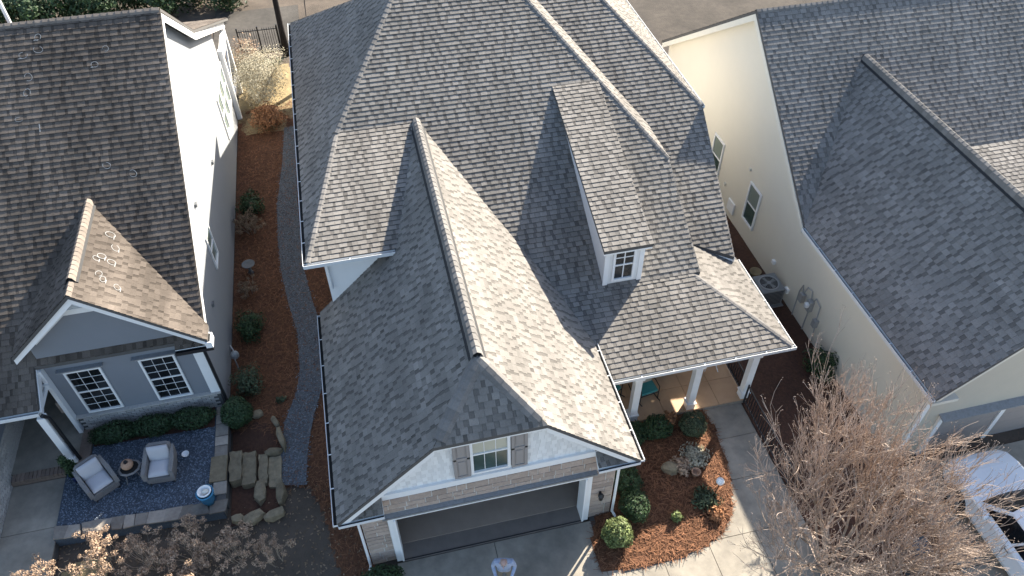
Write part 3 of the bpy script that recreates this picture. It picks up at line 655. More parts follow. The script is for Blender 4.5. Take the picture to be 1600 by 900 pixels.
# porch: floor tiles, posts with brackets, beam, back wall
MB().box(5.8, 11.1, 2.72, 6.49, -.02, .085).build('porch_base', MT['concrete'], MH)
for i in range(6):
    for j in range(4): MB().box(5.82 + i * .88 + .006, 5.82 + (i + 1) * .88 - .006, 2.74 + j * .93 + .006, 2.74 + (j + 1) * .93 - .006, .086, .12).build('porch_tile', MT['porch_floor'], MH)
for x in (7.41, 9.27, 11.06):
    mb = MB(); y = 2.9
    mb.box(x - .13, x + .13, y - .13, y + .13, .12, .36); mb.box(x - .155, x + .155, y - .155, y + .155, .361, .40); mb.box(x - .105, x + .105, y - .105, y + .105, .401, 2.1); mb.box(x - .15, x + .15, y - .15, y + .15, 2.101, 2.48)
    post = mb.build('porch_post', MT['white'], MH)
    for sg in (-1, 1):
        if x > 11 and sg > 0: continue
        q = MB(); q.prism([(x + sg * .151, y - .05, 2.48), (x + sg * .151, y - .05, 2.08), (x + sg * .22, y - .05, 2.14), (x + sg * .34, y - .05, 2.30), (x + sg * .46, y - .05, 2.48)], (0, .1, 0)); q.build('bracket', MT['white'], post)
mb = MB(); mb.box(5.9, 11.2, 2.8, 3.0, 2.481, 2.66); mb.box(10.96, 11.16, 3.01, 6.4, 2.481, 2.66); mb.box(5.9, 11.1, 3.02, 6.4, 2.67, 2.70); mb.build('porch_beam', MT['white'], MH)
# wall lantern beside the garage door
mb = MB(); mb.box(5.38, 5.44, .02, .08, 1.16, 1.34); mb.lathe((5.41, -.03, 1.08), [(.02, 0), (.055, .03), (.07, .2), (.085, .21), (.02, .29)], 8); mb.build('wall_lantern', MT['black'], MH)

# ------------------------------------------------------------------ grey house at left
LH = thing('grey_house', 'dark grey house at left with brown shingle roof, front gable and two white windows', 'house', (-8, 12, 0))
ls = .74; LFz = lambda y: 3.49 + ls * (y - 6.04)
LF = [P3(lambda x, y: LFz(y), (-8.85, 6.04), (-4.35, 6.04), (-4.35, 14.0), (-8.85, 14.0)), P3(lambda x, y: LFz(y), (-19, 5.1), (-8.85, 5.1), (-8.85, 14.0), (-19, 14.0))]
wz = 6.1; ws = .89; wy = 6.04 + (wz - 3.49) / ls
WR = [[(-6.95, 5.75, wz), (-4.25, 5.75, wz - ws * 2.7), (-4.25, 6.04 + (wz - ws * 2.7 - 3.49) / ls, wz - ws * 2.7), (-6.95, wy, wz)]]
WL = [[(-6.95, 5.75, wz), (-9.02, 5.75, wz - ws * 2.07), (-9.02, 6.04 + (wz - ws * 2.07 - 3.49) / ls, wz - ws * 2.07), (-6.95, wy, wz)]]
LB1 = [[(-19, 14.0, LFz(14)), (-4.35, 14.0, LFz(14)), (-4.35, 17.8, 6.81), (-19, 17.8, 6.81)]]
LB2 = [[(-19, 17.8, 6.81), (-4.35, 17.8, 6.81), (-4.2, 25.4, 3.6), (-19, 25.4, 3.6)]]
lroof = deck('main_roof', LF + LB1 + LB2, LH); wroof = deck('gable_roof', WR + WL, LH)
above = lambda c: c.z > -2 and not (-9.0 < c.x < -4.25 and c.y < 9.6 and c.z < wz - ws * abs(c.x + 6.95))
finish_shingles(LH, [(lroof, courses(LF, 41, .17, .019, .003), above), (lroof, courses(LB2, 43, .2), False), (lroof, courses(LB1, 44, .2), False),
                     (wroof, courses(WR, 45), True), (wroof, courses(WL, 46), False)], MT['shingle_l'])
nLF, nWR, nWL, nLB = upn(LF[0]), upn(WR[0]), upn(WL[0]), upn(LB1[0])
MT['cap_l'] = mat('ridge_cap_brown', (.20, .17, .145), (.14, .12, .10), .95, 24, .6, .2, 120, rand=.14, spec=.1)
caps((-6.95, 6.3, wz), (-6.95, wy, wz + .001), nWL, nWR, wroof, .17, .16, .03, 'cap_l', vent=.035, rd=1.0)
caps((-6.95, 5.75, wz), (-6.95, 6.3, wz + .001), nWL, nWR, wroof, .17, .14, .012, 'cap_l')
caps((-14, 14.0, LFz(14)), (-4.35, 14.0, LFz(14) + .001), nLF, nLB, lroof, .2, .16, .02, 'cap_l')
# chalk marks left by an inspector
rg = random.Random(3)
def chalk(x, y, zf, n, roof, line=False):
    s = (V((0, 0, 1)) - n * n.z).normalized(); t = s.cross(n); c = V((x, y, zf)) + n * .016; mb = MB(); k = 14; rr = rg.uniform(.085, .115); sq = rg.uniform(.75, 1.2); w = .0065; N = k - rg.randint(0, 3)
    if line: mb.obox(c - s * .12, s * .24, t * .025, n * .004)
    else:
        a0 = rg.uniform(0, 6)
        for i in range(N):
            P = []
            for j in (i, i + 1):
                a = a0 + 6.2832 * j / k; r_ = rr * (1 + .12 * math.sin(2 * a + a0)); P += [t * math.cos(a) * (r_ - w) + s * math.sin(a) * (r_ - w) * sq, t * math.cos(a) * (r_ + w) + s * math.sin(a) * (r_ + w) * sq]
            mb.add([c + p for p in P] + [c + p + n * .004 for p in P], [(4, 5, 7, 6), (0, 1, 5, 4), (2, 3, 7, 6), (0, 2, 6, 4), (1, 3, 7, 5)])
        if rg.random() < .6: mb.obox(c - t * rr * 1.3 - s * rr, t * rr * 1.4, s * .02, n * .004)
    mb.build('chalk_mark', MT['chalk'], roof)
for x, y in ((-7.77, 13.6), (-8.21, 13.2), (-7.8, 13.3), (-5.99, 13.14), (-6.34, 12.78), (-8.14, 12.66), (-8.22, 12.29), (-8.51, 11.68), (-6.36, 10.33), (-5.69, 10.06)): chalk(x, y, LFz(y), nLF, lroof)
chalk(-8.01, 11.42, LFz(11.42), nLF, lroof, True)
for x, y in ((-6.42, 8.5), (-6.5, 7.55), (-6.28, 8.05), (-6.3, 7.45), (-6.59, 7.4), (-6.49, 6.87), (-6.4, 6.72), (-6.12, 6.6)): chalk(x, y, wz - ws * abs(x + 6.95), nWR, wroof)
# walls
mb = MB(); mb.prism([(-4.62, 6.2, .0), (-4.62, 6.2, 3.3), (-4.62, 14.0, 9.12), (-4.62, 17.8, 6.58), (-4.62, 22.6, 4.5), (-4.62, 22.6, 0)], (-.18, 0, 0)); mb.build('side_wall', MT['side_wall'], LH)
mb = MB(); mb.prism([(-8.75, 6.2, .95), (-4.801, 6.2, .95), (-4.801, 6.2, 3.75), (-6.95, 6.2, 5.85), (-8.75, 6.2, 4.2)], (0, .15, 0)); fwall = mb.build('front_wall', MT['grey_wall'], LH)
mb = MB(); mb.box(-8.75, -8.6, 6.351, 9.0, 0, 3.4); mb.box(-12, -8.76, 8.2, 8.35, 0, 4.2); mb.box(-19, -4.81, 22.4, 22.55, 0, 4.5); mb.box(-18.9, -18.7, 8.4, 22.4, 0, 4.5); mb.build('wall', MT['grey_wall'], LH)
# vent louvres in the gable
mb = MB(); mb.prism([(-7.42, 6.13, 5.32), (-6.48, 6.13, 5.32), (-6.95, 6.13, 5.74)], (0, .06, 0)); vb = mb.build('gable_vent', MT['trim_grey'], LH)
for i in range(6):
    z = 5.34 + i * .062; hw = .47 * (1 - (z - 5.3) / .46); MB().obox((-6.95 - hw, 6.125, z), (2 * hw, 0, 0), (0, -.05, -.025), (0, 0, .012)).build('louvre', MT['white'], vb)
mb = MB(); mb.prism([(-7.75, 6.15, 5.12), (-6.15, 6.15, 5.12), (-6.3, 6.15, 5.30), (-7.6, 6.15, 5.30)], (0, -.04, 0))
for sg, xe in ((-1, -9.02), (1, -4.25)):
    f = lambda x: wz - ws * abs(x + 6.95)
    mb.prism([(-6.95, 5.78, wz - .125), (xe, 5.78, f(xe) - .125), (xe, 5.78, f(xe) - .30), (-6.95, 5.78, wz - .33)], (0, .035, 0))
    mb.prism([(-6.95, 6.19, wz - .34), (xe + (-sg) * .5, 6.19, f(xe - sg * .5) - .30), (xe - sg * .5, 6.19, f(xe - sg * .5) - .52), (-6.95, 6.19, wz - .56)], (0, -.03, 0))
    mb.prism([(-6.95, 5.816, wz - .13), (xe, 5.816, f(xe) - .13), (xe, 5.816, f(xe) - .16), (-6.95, 5.816, wz - .16)], (0, .37, 0))
mb.build('rake_fascia', MT['white'], LH)
mb = MB(); mb.prism([(-4.36, 6.0, 3.30), (-4.36, 14.0, 9.22), (-4.36, 17.8, 6.69), (-4.36, 25.0, 3.6), (-4.36, 25.0, 3.35), (-4.36, 17.8, 6.44), (-4.36, 14.0, 8.97), (-4.36, 6.0, 3.05)], (-.04, 0, 0)); mb.build('side_fascia', MT['white'], LH)
mb = MB(); mb.box(-4.90, -4.62, 6.14, 6.199, 1.0, 3.4); mb.build('corner_board', MT['white'], LH)
window(LH, (-8.36, 6.199, 1.06), (1, 0, 0), (0, -1, 0), .98, 1.88, 3, (3, 3), .06, header=True, mun=.010)
window(LH, (-6.38, 6.199, 1.06), (1, 0, 0), (0, -1, 0), .98, 1.88, 3, (3, 3), .06, header=True, mun=.010)
# little return roof, gutters and black downspouts
q = [(-5.2, 5.86, 3.38), (-4.3, 5.86, 3.38), (-4.3, 6.19, 3.62), (-5.2, 6.19, 3.62)]
mb = MB(); mb.prism(q, (0, 0, -.08)); o = mb.build('cornice_return', MT['white'], LH); m2 = MB(); [put_tab(m2, r) for r in courses([[V(p) + V((0, 0, .004)) for p in q]], 55, .13)]; m2.build('return_shingles', MT['shingle_l'], o, kind='stuff')
gutter((-5.2, 5.855, 3.36), (-4.18, 5.855, 3.36), (0, -1, 0), LH, 'black', straps=False)
mb = MB(); mb.box(-4.34, -4.16, 5.72, 6.1, 3.40, 3.62); mb.box(-4.30, -4.20, 5.76, 6.06, 3.621, 3.63, 1); mb.build('gutter_box', [MT['white'], MT['gutter_in']], LH)
mb = MB(); mb.tube([(-4.5, 6.05, 3.3), (-4.56, 6.1, 2.9), (-4.56, 6.1, .15)], .05, 6); mb.build('downspout', MT['black'], LH)
gutter((-19, 5.095, 2.77), (-8.85, 5.095, 2.77), (0, -1, 0), LH, 'gutter', straps=False)
mb = MB(); mb.box(-8.87, -8.83, 5.1, 6.2, 2.6, 2.75); mb.prism([(-8.848, 5.1, 2.68), (-8.848, 6.2, 3.5), (-8.848, 6.2, 3.2), (-8.848, 5.1, 2.5)], (.03, 0, 0)); mb.box(-19, -8.88, 5.12, 5.15, 2.5, 2.68); mb.build('porch_fascia', MT['white'], LH)
# brick water table, side brick wall
mb = MB(); mb.box(-8.72, -4.66, 6.12, 6.199, -.05, .95); mb.box(-10.72, -10.56, 2.6, 8.2, -.05, 1.15); mb.build('brick_backing', MT['brick_mortar'], LH)
MB().box(-8.75, -4.63, 6.08, 6.199, .951, 1.0).build('brick_sill', MT['brick'], LH)
bl = []; bw, bh = .24, .088
for k in range(10):
    for i in range(18):
        x = -8.71 + i * bw + (bw / 2 if k % 2 else 0)
        if x + bw < -4.66: bl.append((x, 6.108, .03 + k * bh, 0))
for k in range(14):
    for i in range(24):
        y = 2.62 + i * bw + (bw / 2 if k % 2 else 0)
        if y + bw < 8.2: bl.append((-10.548, y, .03 + k * bh, math.pi / 2))
bme = MB().box(.009, bw - .009, -.0, .03, .008, bh - .009).mesh('brick', MT['brick']); bb = bpy.data.objects['brick_backing']
mb = MB()
bl.sort(key=lambda b: (V(b[:3]) - CAM_POS).length)
for i, (x, y, z, rz) in enumerate(bl):
    if i < 300:
        o = link(bpy.data.objects.new('brick', bme)); o.parent = bb if bb.parent == LH else LH; o.location = V((x, y, z)) - W[bb.name]; o.rotation_euler = (0, 0, rz)
    else:
        m3 = Matrix.Rotation(rz, 3, 'Z'); mb.obox(V((x, y, z)) + m3 @ V((.006, 0, .005)), m3 @ V((bw - .012, 0, 0)), m3 @ V((0, .03, 0)), V((0, 0, bh - .011)))
mb.build('brick_remainder', MT['brick'], LH, kind='stuff')
mb = MB(); mb.box(-11.0, -10.57, 2.6, 8.2, 1.16, 2.6); mb.build('left_wall', MT['grey_wall'], LH); mb = MB(); mb.box(-10.72, -10.53, 4.4, 4.66, 1.151, 2.6); mb.box(-10.74, -10.5, 4.36, 4.70, 1.16, 1.34); mb.build('left_pilaster', MT['white'], LH)
# entry porch: floor, brick nosing, post, pier
MB().box(-10.55, -8.77, 4.95, 8.2, -.05, .40).build('entry_floor', MT['concrete'], LH)
MB().box(-8.769, -8.45, 4.95, 6.1, -.05, .395).build('entry_edge', MT['brick_red'], LH)
nb = MB().box(.005, .105, 0, .26, 0, .12).mesh('nosing_brick', MT['brick_red'])
for i in range(19):
    o = link(bpy.data.objects.new('nosing_brick', nb)); o.parent = LH; o.location = V((-10.5 + i * .112, 4.688, .282)) - W[LH.name]
MB().box(-10.55, -8.46, 4.7, 4.949, -.05, .28).build('entry_step', MT['brick_red'], LH)
mb = MB(); mb.box(-8.98, -8.78, 4.98, 5.18, .401, 2.55); mb.box(-9.02, -8.74, 4.96, 5.22, .402, .62); mb.build('entry_post', MT['white'], LH)
mb = MB(); mb.tube([(-8.8, 4.99, 2.68), (-8.72, 5.08, 2.45), (-8.71, 5.08, .35)], .055, 6); mb.build('downspout', MT['black'], LH)
mb = MB(); mb.box(-8.86, -8.751, 6.0, 6.199, .4, 3.3); mb.box(-8.95, -8.751, 5.95, 6.0, 2.6, 2.8); mb.build('entry_pilaster', MT['white'], LH)
mb = MB(); mb.box(-9.5, -8.9, 6.9, 7.3, .401, .9); mb.build('stone_pier', MT['stone'], LH)
# side windows, vents, rear porch posts
window(LH, (-4.619, 10.5, 2.0), (0, 1, 0), (1, 0, 0), .85, 1.35, 1, (1, 1), .07, ('glass_b', 'glass_b'))
for y in (19.3, 20.4, 21.5):
    window(LH, (-4.619, y, 1.2), (0, 1, 0), (1, 0, 0), .95, 1.9, 1, (1, 1), .09, ('glass_b', 'glass_b'))
for y, z in ((14.85, 3.12), (10.77, 4.41), (8.53, 2.21)): MB().prism([(-4.619, y, z), (-4.619, y + .14, z), (-4.54, y + .14, z + .03), (-4.54, y, z + .03)], (0, 0, .12)).build('vent_hood', MT['trim_grey'], LH)
for y in (22.75, 25.0): MB().box(-4.62, -4.42, y, y + .2, 0, 3.4).build('rear_porch_post', MT['white'], LH)
mb = MB(); mb.box(-4.60, -4.44, 22.96, 24.99, 2.9, 3.3); mb.box(-4.58, -4.46, 22.96, 24.99, .9, 1.0); mb.bar((-4.52, 23.0, 1.0), (-4.52, 24.9, 2.9), .08, .1); mb.build('rear_porch_frame', MT['white'], LH)
for x in (-9.6, -8.85):
    mb = MB(); mb.lathe((x, 15.0, 8.6), [(.06, 0), (.06, 1.15), (.1, 1.151), (.1, 1.25)], 8); mb.build('vent_pipe', MT['white'], LH)
# gas meter by the side wall
gmt = thing('gas_meter', 'small grey gas meter with pipes against the pale side wall', 'gas meter', (-4.4, 7.9, 0))
mb = MB(); mb.rock((-4.36, 7.9, .55), (.13, .12, .16), random.Random(1)); mb.build('meter_body', MT['meter'], gmt, smooth=True)
MB().tube([(-4.58, 8.15, .3), (-4.45, 8.15, .75), (-4.36, 7.95, .75), (-4.36, 7.9, .7)], .022, 6).build('pipe', MT['meter'], gmt); MB().tube([(-4.36, 7.75, .0), (-4.36, 7.75, .5), (-4.36, 7.85, .5)], .022, 6).build('pipe', MT['meter'], gmt)

# ------------------------------------------------------------------ cream house at right
RH = thing('cream_house', 'cream sided house at right with tall blank side wall and dark grey shingle roof', 'house', (18, 8, 0))
rs = .793; RFz = lambda y: 3.75 + rs * (y - 6.29); rwz = 7.07; rws = (rwz - 3.7) / 3.46; rwy = 6.29 + (rwz - 3.75) / rs
RF = [P3(lambda x, y: RFz(y), (13.9, 6.29), (17.4, 6.29), (17.4, 12.04), (13.9, 12.04)), P3(lambda x, y: RFz(y), (17.4, 7.6), (33, 7.6), (33, 12.04), (17.4, 12.04))]
RFl = [P3(lambda x, y: RFz(7.6) + .3 * (y - 7.6), (17.4, 3.6), (33, 3.6), (33, 7.6), (17.4, 7.6))]
RB = [[(13.9, 12.04, RFz(12.04)), (33, 12.04, RFz(12.04)), (33, 19.1, 3.6), (13.9, 19.1, 3.6)]]
RWl = [[(13.9, -.86, 3.7), (17.36, -.86, rwz), (17.36, rwy, rwz), (13.9, 6.25, 3.7)]]
RWr = [[(20.82, -.86, 3.7), (17.36, -.86, rwz), (17.36, rwy, rwz), (20.82, 5.5, 3.7)]]
rroof = deck('main_roof', RF + RFl + RB, RH); rwroof = deck('wing_roof', RWl + RWr, RH)
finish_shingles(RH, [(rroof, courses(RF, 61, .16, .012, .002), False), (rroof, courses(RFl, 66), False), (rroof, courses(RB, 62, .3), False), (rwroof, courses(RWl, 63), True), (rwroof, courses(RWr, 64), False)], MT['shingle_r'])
nRF, nRB, nRl, nRr = upn(RF[0]), upn(RB[0]), upn(RWl[0]), upn(RWr[0])
caps((17.36, -.86, rwz), (17.36, rwy, rwz + .001), nRl, nRr, rwroof, .2, .19, .03, vent=.03, rd=1.25)
caps((13.9, 12.04, RFz(12.04)), (23, 12.04, RFz(12.04) + .001), nRF, nRB, rroof, .2, .15, .015)
mb = MB(); mb.prism([(14.2, -.5, 0), (14.2, -.5, 3.62), (14.2, 6.4, 3.62), (14.2, 12.04, 8.08), (14.2, 18.9, 3.5), (14.2, 18.9, 0)], (.15, 0, 0)); mb.build('side_wall', MT['cream'], RH)
mb = MB(); mb.prism([(14.351, -.5, 2.0), (20.5, -.5, 2.0), (20.5, -.5, 3.75), (17.36, -.5, 6.85), (14.351, -.5, 3.75)], (0, .15, 0)); mb.box(14.351, 14.9, -.5, -.35, 0, 2.0); mb.build('front_wall', MT['beige'], RH)
mb = MB(); mb.box(14.36, 33, 18.7, 18.85, 0, 3.5); mb.box(20.5, 33, 4.5, 4.65, 0, 3.5); mb.build('wall', MT['beige'], RH)
mb = MB(); mb.prism([(13.93, 6.3, 3.6), (13.93, 12.04, 8.19), (13.93, 19.0, 3.55), (13.93, 19.0, 3.33), (13.93, 12.04, 7.95), (13.93, 6.3, 3.38)], (-.04, 0, 0)); mb.prism([(13.931, 6.3, 3.5), (13.931, 12.04, 8.10), (13.931, 19.0, 3.44), (13.931, 19.0, 3.40), (13.931, 12.04, 8.05), (13.931, 6.3, 3.45)], (.268, 0, 0)); mb.build('side_fascia', MT['cream_lt'], RH)
gutter((13.9, -.86, 3.67), (13.9, 6.2, 3.67), (-1, 0, 0), RH, 'gutter')
MB().box(13.92, 13.95, -.8, 6.2, 3.38, 3.56).build('fascia', MT['cream_lt'], RH); MB().box(13.96, 14.19, -.8, 6.2, 3.38, 3.41).build('soffit', MT['cream_lt'], RH)
mb = MB(); mb.prism([(13.9, -.82, 3.56), (17.36, -.82, rwz - .13), (20.82, -.82, 3.56), (20.82, -.82, 3.36), (17.36, -.82, rwz - .36), (14.1, -.82, 3.52)], (0, .04, 0)); mb.box(13.95, 14.75, -.8, -.501, 3.30, 3.42); mb.build('rake_fascia', MT['cream_lt'], RH)
mb = MB(); mb.box(14.12, 14.26, -.57, -.501, 0, 3.3); mb.box(14.13, 14.199, -.5, -.36, 0, 3.3); mb.build('corner_board', MT['white'], RH)
mb = MB(); mb.tube([(14.08, -.45, 3.4), (14.08, -.45, .1)], .045, 6); mb.build('downspout', MT['cream_lt'], RH)
# garage door of the cream house: frame and panels
mb = MB(); mb.box(14.9, 20.2, -.58, -.501, 1.99, 2.16); mb.box(14.9, 15.05, -.58, -.501, 0, 1.98); mb.box(17.0, 17.15, -.58, -.501, 0, 1.98); mb.box(19.6, 19.8, -.58, -.501, 0, 1.98); mb.box(14.9, 20.2, -.581, -.501, .02, .16); mb.build('door_frame', MT['white'], RH)
mb = MB(); mb.prism([(14.85, -.501, 2.26), (20.3, -.501, 2.26), (20.3, -.75, 2.20), (14.85, -.75, 2.20)], (0, 0, -.03)); mb.build('door_flashing', MT['trim_grey'], RH)
for x0, x1 in ((15.06, 16.99), (17.16, 19.59)):
    for i in range(4): MB().box(x0, x1, -.54, -.50, .17 + i * .452, .17 + (i + 1) * .452 - .008).build('door_panel', MT['shutter'], RH)
window(RH, (14.199, 10.22, .8), (0, -1, 0), (-1, 0, 0), .88, 1.72, 1, (1, 1), .07, ('glass_t', 'glass_b'))
window(RH, (14.199, 13.45, .8), (0, -1, 0), (-1, 0, 0), .88, 1.72, 1, (1, 1), .07, ('glass_t', 'glass_b'))
for y, z in ((8.13, 5.12), (10.41, 2.83), (11.85, 1.07)): MB().box(14.12, 14.199, y, y + .1, z, z + .09).build('vent_hood', MT['cream_lt'], RH)

DX = V((.42, .46, -.48))
RH.location += DX
# ------------------------------------------------------------------ vegetation builders
def leaves(mb, c, rad, n, size, rg, fill=.45, mat_=0, lump=.16, zmin=None):
    c = V(c); ph = [rg.uniform(0, 6.28) for _ in range(6)]
    for _ in range(n):
        d = V((rg.gauss(0, 1), rg.gauss(0, 1), rg.gauss(0, 1))).normalized(); a = math.atan2(d.y, d.x)
        k = 1 + lump * (math.sin(3 * a + ph[0] + 2 * d.z) + .7 * math.sin(5 * a + ph[1] - 4 * d.z) + .6 * math.sin(7 * d.z + ph[2] + 2 * a)) * .6
        r = (fill + (1 - fill) * rg.random() ** .5) * k; p = c + V((d.x * rad[0] * r, d.y * rad[1] * r, d.z * rad[2] * r))
        if zmin is not None and p.z < zmin: continue
        nrm = (d + V((rg.gauss(0, .55), rg.gauss(0, .55), rg.gauss(.25, .55)))).normalized(); e = nrm.cross(V((rg.gauss(0, 1), rg.gauss(0, 1), rg.gauss(0, 1)))).normalized(); f = nrm.cross(e)
        s = size * rg.uniform(.6, 1.3)
        mb.add([p - e * s, p - f * s * .5, p + e * s, p + f * s * .5], [(0, 1, 2, 3)], mat_, min(max(rg.gauss(.5, .25), 0), 1))
def shrub(name, label, cat, loc, rad, n, size, leaf, group=None, fill=.45, zc=None, lump=.16, lobes=None, seed=1, stems=6):
    rg = random.Random(seed); x, y, z = loc; t = thing(name, label, cat, loc, group=group); zc = rad[2] * .95 if zc is None else zc; mb = MB()
    if lobes:
        for dx, dy, dz, k in lobes: leaves(mb, (x + dx, y + dy, z + zc * k + dz), (rad[0] * k, rad[1] * k, rad[2] * k), int(n / len(lobes)), size, rg, fill, 0, lump, z + .02)
    else: leaves(mb, (x, y, z + zc), rad, n, size, rg, fill, 0, lump, z + .02)
    mb.build('foliage', MT[leaf], t); mb = MB()
    for i in range(stems):
        a = rg.uniform(0, 6.28); mb.tube([(x + rg.uniform(-.05, .05), y + rg.uniform(-.05, .05), z - .03), (x + math.cos(a) * rad[0] * .25, y + math.sin(a) * rad[1] * .25, z + zc * .6), (x + math.cos(a) * rad[0] * .6, y + math.sin(a) * rad[1] * .6, z + zc * 1.2)], [.02, .013, .005], 4)
    if stems: mb.build('stems', MT['stem'], t)
    return t
def twigs(mb, p, d, ln, r, lev, rg, spread=.55, kids=(3, 4), upb=.12, seg=2, shr=.68, store=None, minr=.004):
    pts = [p]; dd = d.copy()
    for i in range(seg):
        dd = (dd + V((rg.gauss(0, .13), rg.gauss(0, .13), rg.gauss(upb * .4, .1)))).normalized(); pts.append(pts[-1] + dd * ln / seg)
    re = max(r * .62, minr * .7); mb.tube(pts, [r + (re - r) * i / seg for i in range(seg + 1)], 4 if r > .012 else 3, 0, min(max(rg.gauss(.5, .25), 0), 1), cap=False)
    if lev == 0:
        if store is not None: store.append((pts[-1], dd))
        return
    for k in range(rg.randint(*kids)):
        i = rg.choice(range(1, seg + 1)) if k else seg; a = V((rg.gauss(0, 1), rg.gauss(0, 1), rg.gauss(0, 1))); a = (a - dd * a.dot(dd)).normalized()
        nd_ = (dd + a * spread * rg.uniform(.5, 1.25) + V((0, 0, upb))).normalized()
        twigs(mb, pts[i], nd_, ln * shr * rg.uniform(.75, 1.2), max(re * rg.uniform(.7, .95), minr), lev - 1, rg, spread, kids, upb, seg, shr, store, minr)

# ------------------------------------------------------------------ patio of the grey house
PZ = .36
PAT = [(-9.05, 2.62), (-4.62, 2.42), (-4.62, 6.1), (-8.44, 6.1), (-8.44, 4.68), (-9.05, 4.68)]
mb = MB(); mb.prism([V((p[0], p[1], PZ - .03)) for p in (PAT if area2(PAT) > 0 else PAT[::-1])], (0, 0, -.4)); tag(mb.build('patio_base', MT['gravel']), kind='structure')
GRV = [(-9.0, 2.95), (-4.95, 2.76), (-4.95, 5.35), (-8.4, 5.45), (-8.44, 4.68), (-9.0, 4.68)]
sheet('patio_gravel', GRV, PZ - .015, 'gravel', grid=.12, bumpz=.004); pebbles('patio_gravel_stones', GRV, PZ - .015, 9000, 'pebble', (.014, .034), 'loose blue grey gravel covering the small patio')
sheet('hedge_bed', [(-8.4, 5.45), (-4.95, 5.35), (-4.95, 6.1), (-8.4, 6.1)], PZ - .012, 'mulch')
PW = thing('patio_wall', 'low stone wall with flagstone caps around the gravel patio', 'stone wall', (-6.5, 2.6, 0))
mb = MB(); mb.prism([(-9.05, 2.70, -.05), (-9.05, 2.70, PZ - .001), (-4.6, 2.49, PZ - .001), (-4.6, 2.49, -.05)], (0, .2, 0)); mb.box(-4.80, -4.56, 2.72, 5.35, -.05, PZ - .001); mb.build('wall_core', MT['brick_mortar'], PW)
rg = random.Random(8)
x = -9.05
yf = lambda x: 2.60 - (x + 9.05) * .045
while x < -4.6:                                             # irregular cap stones along the front
    w = rg.uniform(.26, .52); w = -4.52 - x if -4.52 - x - w < .2 else w; sk0, sk1 = rg.uniform(-.07, .07), rg.uniform(-.07, .07)
    q = [(x + .012 + (sk0 if x > -9 else 0), yf(x) + rg.uniform(-.03, .01), PZ), (x + w - .012 + sk1 * .3, yf(x + w) + rg.uniform(-.03, .01), PZ), (x + w - .012 - sk1, yf(x + w) + .36 + rg.uniform(-.03, .03), PZ), (x + .012 - sk0 * .4, yf(x) + .36 + rg.uniform(-.03, .03), PZ)]
    MB().prism([V(p) + V((0, 0, .035 + rg.uniform(0, .012))) for p in q], (0, 0, -.045)).build('cap_stone', MT['flag'], PW); x += w
y = 2.95
for hgt in (.42, .0, .38, .33, .45, .36, .3):
    if hgt == 0: y += .85; continue
    w = hgt; e = rg.uniform(-.04, .04)
    q = [(-4.90, y + .01, PZ), (-4.54, y + .01 + e, PZ), (-4.54, y + w - .01 + e, PZ), (-4.90, y + w - .012, PZ)]
    MB().prism([V(p) + V((0, 0, .035 + rg.uniform(0, .012))) for p in q], (0, 0, -.045)).build('cap_stone', MT['flag'], PW); y += w
mb = MB(); q = [(-5.02, 3.38), (-4.56, 3.36), (-4.53, 4.2), (-4.98, 4.22)]; mb.prism([V((p[0], p[1], PZ + .07)) for p in q], (0, 0, -.10)); mb.build('landing_stone', MT['boulder'], PW, label='broad tan landing slab at the head of the steps')
k = 0                                                        # faced stones on the wall front
for zz, zh in ((-.02, .17), (.155, .17)):
    x = -9.04
    while x < -4.65:
        w = rg.uniform(.22, .42); w = min(w, -4.6 - x); q = MB(); q.obox((x + .008, 2.665 - (x + 9.05) * .047, zz), (w - .016, -.047 * w, 0), (0, .06, 0), (0, 0, zh - .014)); q.build('wall_stone', MT['flag'], PW); x += w
# stone steps and boulders
ST = thing('stone_steps', 'rough tan sandstone steps climbing from the path to the patio', 'steps', (-3.9, 3.7, 0))
for i, (x0, x1, y0, y1, z) in enumerate(((-4.5, -4.16, 3.34, 4.34, .33), (-4.15, -3.78, 3.2, 4.28, .24), (-3.72, -3.46, 3.16, 4.18, .15), (-3.44, -3.08, 3.04, 4.06, .08))):
    mb = MB(); nx, ny = 4, 8; rg = random.Random(20 + i); vs = []; n0 = 0
    top = [[V((x0 + (x1 - x0) * a / nx + rg.uniform(-.02, .02), y0 + (y1 - y0) * b / ny + rg.uniform(-.02, .02), z + rg.uniform(-.012, .012))) for b in range(ny + 1)] for a in range(nx + 1)]
    for a in range(nx + 1): vs += top[a]
    g = lambda a, b: a * (ny + 1) + b
    fs = [(g(a, b), g(a + 1, b), g(a + 1, b + 1), g(a, b + 1)) for a in range(nx) for b in range(ny)]
    rim = [g(a, 0) for a in range(nx + 1)] + [g(nx, b) for b in range(1, ny + 1)] + [g(a, ny) for a in range(nx - 1, -1, -1)] + [g(0, b) for b in range(ny - 1, 0, -1)]
    nb_ = len(vs); vs += [V((vs[j].x + rg.uniform(-.015, .015), vs[j].y + rg.uniform(-.015, .015), -.06)) for j in rim]; m_ = len(rim)
    fs += [(rim[j], nb_ + j, nb_ + (j + 1) % m_, rim[(j + 1) % m_]) for j in range(m_)]
    mb.add(vs, fs); mb.build('step_slab', MT['boulder'], ST)
lab = ['squat tan boulder below the second step', 'long pale edging rock beside the path end', 'flat wedge rock at the front of the steps', 'rounded rock at the patio wall corner', 'slim upright edging rock above the lowest step', 'small grey edging rock higher along the path', 'tan rock at the top corner of the lowest step', 'wide flat rock at the lower right of the steps', 'small rock beside the round boxwood']
